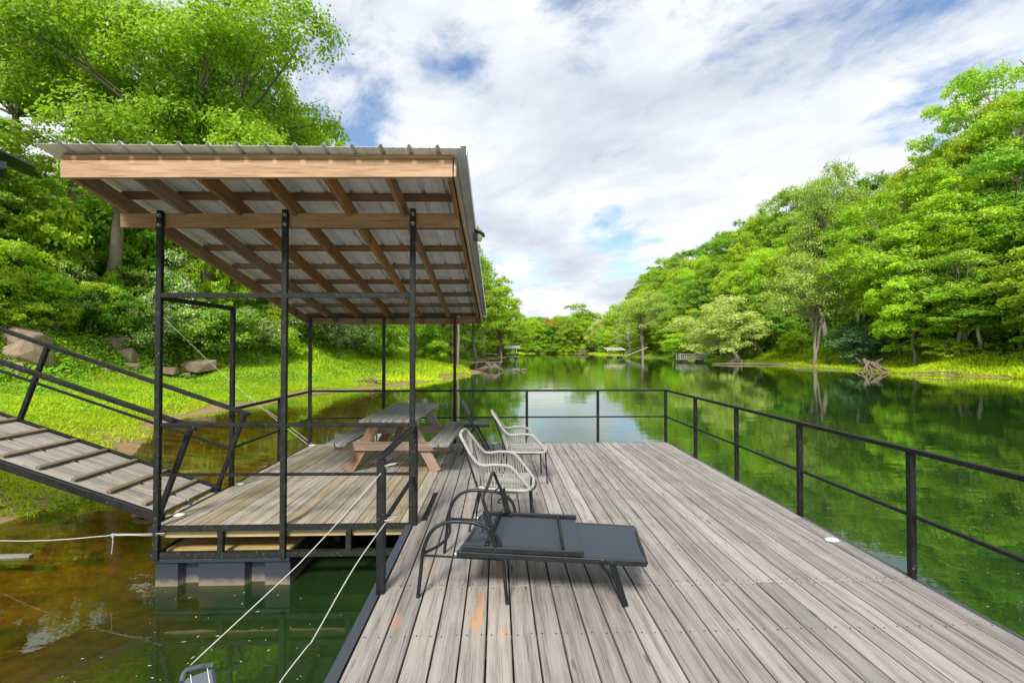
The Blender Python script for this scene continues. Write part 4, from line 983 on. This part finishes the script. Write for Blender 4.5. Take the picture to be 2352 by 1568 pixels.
# leaning trunks that show on the right bank
for px, py, px2, py2, Y, r_, mt, lb in ((1897, 775, 1868, 680, 50, .30, 'palebark', 'leaning pale trunk on the right slope, nearer of a pair'), (1868, 770, 1850, 670, 52, .24, 'bark', 'darker upright trunk on the right slope, farther of a pair'),
        (1752, 815, 1722, 740, 58, .34, 'bark', 'thick dark trunk leaning left under the pale tree'), (2250, 800, 2235, 690, 40, .16, 'palebark', 'thin pale twisted stem hanging at the right bank'), (1973, 745, 1965, 690, 48, .22, 'palebark', 'pale trunk deep in the leaves above the blue-green bush'),
        (2150, 780, 2140, 700, 42, .26, 'bark', 'brown trunk half hidden under the drooping tree')):
    a = on_ground(px, py); Y = a.y; b = at(px2, py2, Y); a.z -= .15; rd = random.Random(px); m_ = MB(); limb(m_, (0, 0, 0), b - a, r_, r_ * .6, rd, 7, .04)
    limb(m_, (b - a) * .75, (b - a) + Vector((rd.uniform(-1.5, 1.5), 0, 2.0)), r_ * .5, r_ * .2, rd, 5, .05)
    o = m_.build('tree_trunk', M[mt]); o.location = a; tag(o, lb, 'tree trunk')

# root tangles, fallen logs and drift piles
def roots(px, py, Y, n, L, label, seed, name='root_tangle', cat='roots', r=.16, up=1.0):
    rd = random.Random(seed); c = at(px, py, Y); c.z = max(gz(c.x, c.y), WZ) ; m_ = MB()
    for i in range(n):
        a = Vector((rd.uniform(-.4, .9) * L * .3, rd.uniform(-.2, .5), rd.uniform(.35, 1.0) * L * .34 * up)); ph = rd.choice((rd.uniform(math.pi, 1.35 * math.pi), rd.uniform(math.pi, 2 * math.pi)))
        b = Vector((math.cos(ph) * L * rd.uniform(.4, 1), math.sin(ph) * L * .35, rd.uniform(-.25, .15)))
        limb(m_, a, b, r * rd.uniform(.6, 1.1), r * .25, rd, 6, .06)
    for i in range(n // 2):
        a = Vector((rd.uniform(-.8, .8), .3, L * .3)); limb(m_, a, a + Vector((rd.uniform(-1, 1), rd.uniform(-.5, .3), rd.uniform(.1, .7))) * L * .4, r * .4, r * .1, rd, 4, .08)
    o = m_.build(name, M['deadwood']); o.location = c; return tag(o, label, cat)
roots(2000, 850, 42.0, 14, 2.7, 'big tangle of bare tree roots at the right waterside', 1, up=1.3, r=.17)
roots(1128, 850, 46, 13, 2.0, 'bleached root pile at the tip of the left grassy shore', 2, r=.14, up=1.1)
roots(1690, 832, 69, 10, 2.8, 'brown root clump at the water under the pale tree', 3, r=.15)
roots(1340, 812, 170, 14, 5, 'pale drift pile at the far bend', 4, r=.16)
roots(1905, 838, 55, 6, 1.2, 'small driftwood knot on the right grass strip', 5, r=.09)
roots(850, 846, 27.5, 9, 1.3, 'fallen brown branches on the left grass behind the rear posts', 6, r=.06, up=.7)
def log(x0, y0, x1, y1, z0, z1, r, label, seed=1, mat='deadwood'):
    m_ = MB(); rd = random.Random(seed); d = Vector((x1 - x0, y1 - y0, z1 - z0)); limb(m_, (0, 0, 0), d, r, r * .5, rd, 7, .04); limb(m_, d * .6, d * .6 + Vector((.1, 0, .5)) * d.length * .18, r * .4, r * .15, rd, 4, .1)
    o = m_.build('fallen_log', M[mat]); o.location = (x0, y0, z0); tag(o, label, 'log')
p = at(2345, 868, 34.5); log(p.x, p.y + .4, p.x - 7.2, p.y + 2.5, WZ + .05, WZ + .12, .07, 'long thin log on the right shore at the picture edge')
p = at(1790, 838, 60); log(p.x + 1, p.y, p.x - 7.5, p.y + 3.5, WZ + .03, WZ + .1, .12, 'dark log lying along the water left of the right grass strip', 2, 'bark')
p = at(1625, 800, 72); log(p.x - 2, p.y, p.x + 6, p.y - 1.5, 1.0, WZ, .09, 'brown leaning log beside the fenced dock', 3, 'bark')
p = at(1925, 852, 46); log(p.x - 2.6, p.y + 3, p.x + 1.6, p.y, WZ + .03, WZ + .05, .07, 'weathered branch at the waterline left of the root tangle', 4)
p = at(1040, 800, 58); log(p.x - 3.5, p.y, p.x + 5.4, p.y - 6, 3.4, WZ + .1, .11, 'long bare pole slanting down the left bank to the small dock', 5)

# overhanging twig at the right picture edge
rd = random.Random(8); m_ = MB(); a = at(2362, 170, 7.5); limb(m_, (.5, 0, -.15), (0, 0, 0), .02, .012, rd); limb(m_, (0, 0, 0), (-.16, 0, .24), .012, .005, rd); limb(m_, (-.06, 0, .1), (-.15, 0, .1), .007, .004, rd)
o = m_.build('bare_branch', M['bark']); o.location = a; tag(o, 'bare twig reaching in at the upper right edge', 'branch')

# ------------------------------------------------------------------ rocks
import bmesh
def hull_rock(a, b, c, seed):
    rd = random.Random(seed); bm = bmesh.new()
    for i in range(16):
        th = rd.uniform(0, 6.28); z = rd.uniform(-1, 1); q = math.sqrt(1 - z * z * .5); z = max(-1, min(.8, z * 1.3))
        bm.verts.new((a * q * math.cos(th), b * q * math.sin(th), c * z + c * .25 * math.cos(th + seed)))
    bmesh.ops.convex_hull(bm, input=bm.verts); bm.verts.index_update()
    m_ = MB(); m_.add([v.co.copy() for v in bm.verts], [[v.index for v in f.verts] for f in bm.faces]); bm.free(); return m_
for px, py, wpx, hpx, lb, fl in ((40, 783, 105, 36, 'large flat tan slab rock at the left edge', .45), (52, 822, 80, 46, 'blocky angular tan boulder below the slab at the left edge', .9), (98, 746, 44, 26, 'smooth grey-tan rock higher on the left slope', .5),
        (243, 786, 46, 22, 'rounded tan boulder behind its neighbour in the bushes', .7), (262, 799, 46, 30, 'squarish tan boulder in front of the rounded one', .75), (290, 824, 40, 28, 'sloping tan rock below the boulder pair', .7), (297, 845, 28, 15, 'small pointed tan rock at the top of the grass', .7),
        (452, 848, 72, 26, 'long flat tan slab on the grass seen through the doorway frame', .42), (370, 857, 52, 15, 'low reddish rock just behind the near corner post', .4), (418, 865, 26, 9, 'tiny tan rock below the long flat slab', .5), (238, 851, 18, 8, 'tiny tan rock left of the small pointed rock', .5), (8, 848, 50, 24, 'tan rock at the left edge between the ramp rails', .5)):
    p = on_ground(px, py); s_ = p.y / FPX; rd = random.Random(px)
    m_ = hull_rock(wpx * s_ * .62, wpx * s_ * .46, hpx * s_ * .80, px); o = m_.build('boulder', M['rock'], None, wpx * s_ * .025); o.location = (p.x, p.y + .15, p.z + hpx * s_ * .14); o.rotation_euler = (rd.uniform(-.15, .15), rd.uniform(-.2, .2), rd.uniform(-.3, .3))
    tag(o, lb, 'rock')

# ------------------------------------------------------------------ pavilion on the left hill
pc = at(80, 382, 17.5); q_ = Matrix.Rotation(R(46), 3, 'Z') @ Vector((2.2, -1.5, 3.0)); pv_ = empty('pavilion', pc - q_, R(46), label='dark-roofed pavilion with brown post at the left edge up the hill', cat='pavilion')
def L_(v): return v
mb = MB(); y0, y1 = -1.5, .1
for (xa, za, xb, zb) in ((2.2, 3.0, -.3, 3.95), (-2.8, 3.0, -.3, 3.95)):
    mb.beam((xa, -.7, za), (xb, -.7, zb), y1 - y0, .06, up=(0, 0, 1))
    for k in range(4): yy_ = y0 + .1 + k * .475; mb.beam((xa, yy_, za + .045), (xb, yy_, zb + .045), .03, .03)
mb.build('roof', M['darkroof'], pv_)
mb = MB(); mb.box((-.3, -1.3, 2.86), (3.6, .10, .26)); mb.box((-.3, -.1, 2.86), (3.6, .10, .26)); mb.box((1.45, -.7, 2.86), (.10, 1.1, .26), axis='y'); mb.build('beam', M['darkroof'], pv_)
for x, y in ((1.0, -1.3), (-1.9, -1.3), (-1.9, -.1)):
    mb = MB(); mb.box((x, y, 1.45), (.17, .17, 2.3), axis='z'); mb.build('post', M['brownpost'], pv_)

# ------------------------------------------------------------------ far docks
def far_dock(name, px, Y, w_, d_, label, roof=None, fence=False, table=False, rz=0, zroof=2.3, roofmat=None, pyb=820):
    p = at(px, pyb, Y); t = empty(name, (p.x, p.y, WZ), rz, label=label, cat='boat dock')
    mb = MB(); mb.box((0, 0, .42), (w_, d_, .10)); mb.build('deck', M['ramp'], t)
    for sx in (-.3, .3): mb = MB(); mb.box((sx * w_, 0, .20), (w_ * .2, d_ * .8, .32)); mb.build('float', M['float'], t)
    if roof:
        for sx in (-.42, .42):
            for sy in (-.42, .42): mb = MB(); mb.box((sx * w_, sy * d_, .47 + (zroof) / 2), (.09, .09, zroof), axis='z'); mb.build('post', M['steel'], t)
        mb = MB(); mb.beam((0, -d_ * .6, zroof + .35), (0, d_ * .6, zroof + 1.0), w_ * 1.12, .05)
        for k in range(8): x = (-.5 + (k + .5) / 8) * w_ * 1.1; mb.beam((x, -d_ * .6, zroof + .39), (x, d_ * .6, zroof + 1.04), .05, .04)
        mb.build('roof', roofmat or M['sheet'], t)
    if fence:
        for sy in (-.48, .48):
            for k in range(13): mb = MB(); mb.box(((-.5 + k / 12) * w_, sy * d_, .95), (.10, .06, .95), axis='z'); mb.build('rail_post', M['rope'], t)
            for z in (1.38, .95): mb = MB(); mb.box((0, sy * d_, z), (w_, .05, .10)); mb.build('rail', M['rope'], t)
    if table:
        mb = MB(); mb.box((.3, 0, 1.5), (1.6, 1.2, .07)); mb.build('tabletop', M['tabletop'], t)
        for sx in (-.4, 1.0): mb = MB(); mb.box((sx, 0, .98), (.09, .09, 1.0), axis='z'); mb.build('post', M['deadwood'], t)
        for sx in (-1.4, -.8): mb = MB(); mb.box((sx, .2, .9), (.08, .08, .8), axis='z'); mb.build('post', M['deadwood'], t)
    return t
def striped():
    m, n = new_mat('red_striped_metal_roof'); oc = n.node('ShaderNodeTexCoord').outputs['Object']; s = n.node('ShaderNodeSeparateXYZ', {0: oc})
    c = n.mix(n.math('GREATER_THAN', n.math('SINE', n.math('MULTIPLY', s.outputs[0], 7.5)), .0), (.22, .10, .09), (.55, .50, .48))
    finish(n, n.node('ShaderNodeBsdfPrincipled', {'Base Color': c, 'Roughness': .5}).outputs[0]); return m
far_dock('boathouse', 1412, 112, 4.2, 3.4, 'boathouse dock with a reddish striped metal roof on the far right bank', roof=True, roofmat=striped(), zroof=1.5)
far_dock('boathouse', 1176, 104, 3.2, 3.0, 'boathouse dock with a plain grey roof on the far left bank', roof=True, zroof=1.9, roofmat=simple('dull_grey_roof', (.24, .27, .27), .7))
far_dock('small_dock', 1124, 62, 3.6, 2.4, 'small weathered dock with a table on the left bank', table=True)
far_dock('fenced_dock', 1588, 76, 4.3, 2.6, 'low dock fenced with pale railings on the right bank', fence=True, rz=-.15)
p = at(1425, 812, 108); m_ = MB(); m_.beam((0, 0, 0), (6.0, 2, 2.2), .7, .10); m_.beam((0, -.35, .8), (6.0, 1.65, 3.0), .05, .05); o = m_.build('gangway', M['ramp']); o.location = (p.x + 1.2, p.y, WZ + .4); tag(o, 'pale gangway sloping up the bank from the striped-roof boathouse', 'gangway')

# ------------------------------------------------------------------ geese
def goose(x, y, rz, label):
    t = empty('goose', (x, y, WZ), rz, label=label, cat='goose', group='pair of geese on the river')
    m_ = MB()
    pts = [(-.36, 0, .10), (-.26, 0, .10), (-.1, 0, .08), (.08, 0, .08), (.2, 0, .12), (.25, 0, .22), (.26, 0, .34), (.29, 0, .42), (.36, 0, .425), (.42, 0, .41)]
    m_.tube(catmull(pts, 4), [x_ for a, b in zip([.015, .08, .13, .135, .09, .045, .035, .045, .032], [.08, .13, .135, .09, .045, .035, .045, .032, .008]) for x_ in [a + (b - a) * k / 4 for k in range(4)]] + [.008], 10)
    m_.build('body', M['goose'], t)
    m_ = MB(); m_.tube(catmull([(.2, 0, .14), (.25, 0, .22), (.26, 0, .34), (.29, 0, .42), (.36, 0, .425)], 4), [.062] * 4 + [.050] * 4 + [.040] * 4 + [.049] * 4 + [.035], 10); m_.build('neck', M['gooseneck'], t)
    for s_ in (-1, 1): m_ = MB(); m_.blob((-.08, s_ * .11, .13), (.22, .04, .07), 10, 6); m_.build('wing', M['goose'], t)
a = at(1181, 852, 45.5); goose(a.x, a.y, R(160), 'left goose of the pair swimming near the left shore'); a = at(1203, 851, 46.5); goose(a.x, a.y, R(150), 'right goose of the pair swimming near the left shore')

# ------------------------------------------------------------------ undergrowth, grass and floating specks
def scatter(n, x0, x1, y0, y1, rg, p=1.0):
    x = rg.uniform(x0, x1, n); y = y0 + (y1 - y0) * rg.random(n) ** p; z, d = terrain(x, y); return x, y, z, d
def lumps(x, y, s=1.0): return (vnoise(x * .75 / s, y * .75 / s, 21) ** 1.3) * .9 + vnoise(x * 2.1 / s, y * 2.1 / s, 22) * .45
def under(name, n, x0, x1, y0, y1, dmin, dmax, size, hgt, label, p=1.0, s=1.0, seed=50):
    rg = np.random.default_rng(seed); x, y, z, d = scatter(n, x0, x1, y0, y1, rg, p)
    dd = d + (vnoise(x * .6, y * .6, 23) - .5) * 2.5; k = (dd > dmin) & (dd < dmax); x, y, z, d = x[k], y[k], z[k], d[k]
    ramp_ = np.clip((d - dmin) / 2.5, .25, 1); L = lumps(x, y, s) * hgt * ramp_
    e = .06; gx = (lumps(x + e, y, s) - lumps(x - e, y, s)) / (2 * e) * hgt; gy_ = (lumps(x, y + e, s) - lumps(x, y - e, s)) / (2 * e) * hgt
    tzx = (terrain(x + .3, y)[0] - terrain(x - .3, y)[0]) / .6; tzy = (terrain(x, y + .3)[0] - terrain(x, y - .3)[0]) / .6
    zt = z + L * (1 - .55 * rg.random(len(x)) ** 2)
    Nn = np.stack([-(gx + tzx) * .8, -(gy_ + tzy) * .8, np.ones(len(x))], 1) + rg.normal(size=(len(x), 3)) * .45
    V, F = leaf_quads(np.stack([x, y, zt], 1), Nn, size, rg, .62, .9)
    rr = np.clip(rg.random(len(x)) * .55 + vnoise(x * .9, y * .9, 24) * .55, 0, 1)
    o = np_mesh(name, V, F, M['leaf_under'], np.repeat(rr, 4)); tag(o, label, 'undergrowth', kind='stuff')
under('undergrowth', 350000, -42, 0, 6, 60, 8.2, 30, .15, 1.0, 'tangled leafy undergrowth covering the left slope', p=1.2)
under('undergrowth', 150000, 36, 80, 20, 150, 5.0, 40, .36, 1.4, 'leafy undergrowth beneath the trees of the right hillside', s=1.8, seed=51)
under('undergrowth', 60000, -30, 70, 60, 240, 3.0, 26, .45, 1.6, 'distant undergrowth along both banks', s=2, seed=52)
under('ground_weeds', 260000, -24, -4, 4, 45, 1.6, 9.5, .085, .14, 'low broad-leaved weeds among the grass on the left bank', p=1.2, seed=55)
def grass(name, n, x0, x1, y0, y1, dmin, dmax, hh, ww, label, seed, p=1.0, leafy=.5, thin=0.0):
    rg = np.random.default_rng(seed); x, y, z, d = scatter(n, x0, x1, y0, y1, rg, p)
    dd = d + (vnoise(x * .5, y * .5, 25) - .5) * 1.6 + (vnoise(x * 2.3, y * 2.3, 26) - .5) * .8
    if thin: dd = dd + np.where(y < 9.5, .7, 0) - np.where(y > 13, np.clip((y - 13) / 5, 0, 1) * thin, 0) * np.clip((34 - y) / 6, 0, 1)
    k = (dd > dmin) & (dd < dmax) & (rg.random(n) < .18 + 2.6 * np.clip(vnoise(x * .9, y * .9, 31) * .6 + vnoise(x * 3.1, y * 3.1, 32) * .4 - .22, 0, 1)); x, y, z = x[k], y[k], z[k]; m = len(x)
    pat = vnoise(x * .35, y * .35, 27) * .6 + vnoise(x * 1.4, y * 1.4, 28) * .4
    nl = int(m * leafy)
    V1, F1 = leaf_quads(np.stack([x[:nl], y[:nl], z[:nl] + rg.random(nl) * hh * .7 * (pat[:nl] + .4)], 1), np.array([0, 0, 1.0]) + rg.normal(size=(nl, 3)) * .35, ww * 3.4, rg, .7, .8)
    xb, yb, zb = x[nl:], y[nl:], z[nl:]; q = m - nl; a = rg.uniform(0, 6.28, q); le = rg.normal(size=(q, 2)) * hh * .45; H_ = hh * (.5 + rg.random(q)) * (pat[nl:] + .5)
    b0 = np.stack([xb - np.cos(a) * ww / 2, yb - np.sin(a) * ww / 2, zb - .02], 1); b1 = np.stack([xb + np.cos(a) * ww / 2, yb + np.sin(a) * ww / 2, zb - .02], 1)
    m0 = np.stack([xb + le[:, 0] * .4 - np.cos(a) * ww * .4, yb + le[:, 1] * .4 - np.sin(a) * ww * .4, zb + H_ * .6], 1); m1 = np.stack([xb + le[:, 0] + np.cos(a) * ww * .1, yb + le[:, 1] + np.sin(a) * ww * .1, zb + H_], 1)
    V2 = np.stack([b0, b1, m1, m0], 1).reshape(-1, 3); F2 = np.arange(q * 4).reshape(q, 4) + len(V1)
    rr = np.clip(np.concatenate([pat[:nl], pat[nl:]]) * .9 - .1 + rg.random(m) * .4, 0, 1)
    o = np_mesh(name, np.concatenate([V1, V2]), np.concatenate([F1, F2]), M['grass'], np.repeat(rr, 4)); tag(o, label, 'grass', kind='stuff')
grass('grass', 420000, -24, -5.5, 4, 30, .35, 10.5, .10, .016, 'bright green grass and low weeds on the left bank', 60, 1.15, thin=1.0)
grass('grass', 130000, -18, 1, 28, 70, .6, 10.5, .2, .035, 'bright grass along the farther left bank', 61, 1.0, .6)
grass('grass', 170000, 34, 50, 24, 72, .2, 6.5, .28, .05, 'bright grass strip along the right waterline', 62, 1.0, .6)
grass('grass', 60000, 6, 44, 120, 212, .2, 6, .4, .10, 'bright grass at the far bend', 63, 1.0, .6)
rg = np.random.default_rng(70)
xa = np.concatenate([rg.uniform(-3.0, -.9, 90), rg.uniform(3.2, 9, 330), rg.uniform(-9, -3, 50)]); ya = np.concatenate([rg.uniform(2.0, 4.4, 90), rg.uniform(2, 11, 330), rg.uniform(2.5, 10, 50)])
k = shore(xa, ya)[0] < -.4; xa, ya = xa[k], ya[k]; n_ = len(xa); a = rg.normal(.4, .5, n_); L = .004 + .018 * rg.random(n_) ** 4; W = .004 + .002 * rg.random(n_)
dx, dy = np.cos(a) * L, np.sin(a) * L; ex, ey = -np.sin(a) * W, np.cos(a) * W; Z_ = np.full(n_, WZ + .004)
V = np.stack([np.stack([xa - dx, ya - dy, Z_], 1), np.stack([xa + ex, ya + ey, Z_], 1), np.stack([xa + dx, ya + dy, Z_], 1), np.stack([xa - ex, ya - ey, Z_], 1)], 1).reshape(-1, 3)
rp = np.random.default_rng(71); np_ = 130; xp = rp.normal(-.47, .10, np_); yp = rp.normal(4.95, .22, np_); Vp, Fp = leaf_quads(np.stack([xp, yp, np.full(np_, .006)], 1), np.array([0, 0, 1.0]) + rp.normal(size=(np_, 3)) * .15, .016, rp)
tag(np_mesh('fallen_petals', Vp, Fp, simple('dry_petals', (.5, .46, .34), .9)), 'pale petals scattered on the boards beside the gate post', 'petals', kind='stuff')
o = np_mesh('floating_pollen', V, np.arange(n_ * 4).reshape(n_, 4), simple('pale_floating_seed', (.45, .45, .32), .8)); tag(o, 'pale seeds and specks drifting on the water around the dock', 'floating specks', kind='stuff')
for k_, v_ in list(protos.items()):
    if v_[0]['used'] == 0:
        for ch in list(v_[0].children): bpy.data.objects.remove(ch)
        bpy.data.objects.remove(v_[0])
for o in bpy.data.objects:
    if 'used' in o.keys(): del o['used']
# look-alikes get what they stand by, then their order, added to their labels
def px_of(o):
    d = o.location - Vector((0, 0, CAMZ)); a = math.atan2(d.x, max(d.y, .1)) - YAW; return 1176 + FPX * math.tan(max(-1.3, min(1.3, a)))
LM = ((0, 'beyond the left picture edge'), (150, 'below the pavilion'), (372, 'left of the near corner post'), (530, 'behind the doorway frame'), (655, 'right of the door post'), (790, 'behind the rear left post'), (960, 'behind the rear middle post'), (1045, 'behind the rear right post'),
      (1115, 'by the shed roof edge'), (1215, 'above the small far docks'), (1300, 'left part of the bend'), (1390, 'right part of the bend'), (1435, 'above the striped-roof boathouse'), (1540, 'by the bare pale tree'), (1640, 'by the fenced dock'), (1790, 'around the pale leaning tree'),
      (1950, 'around the forked trunks'), (2090, 'above the root tangle'), (2352, 'right of the root tangle'), (1e9, 'beyond the right picture edge'))
def dups():
    D = {}
    for o in bpy.data.objects:
        if o.parent is None and 'label' in o.keys() and 'kind' not in o.keys(): D.setdefault(o['label'], []).append(o)
    return [v for v in D.values() if len(v) > 1]
for v in dups():
    for o in v: o['label'] = o['label'] + ', ' + next(t for q, t in LM if px_of(o) < q)
ORD = ['leftmost', 'second', 'third', 'fourth', 'fifth', 'sixth', 'seventh', 'eighth', 'ninth', 'tenth', 'eleventh', 'twelfth']
for v in dups():
    v.sort(key=px_of)
    for i, o in enumerate(v): o['label'] += ', ' + (ORD[i] if i == 0 else ORD[i] + ' from left' if i < 12 else 'number %d from left' % (i + 1))
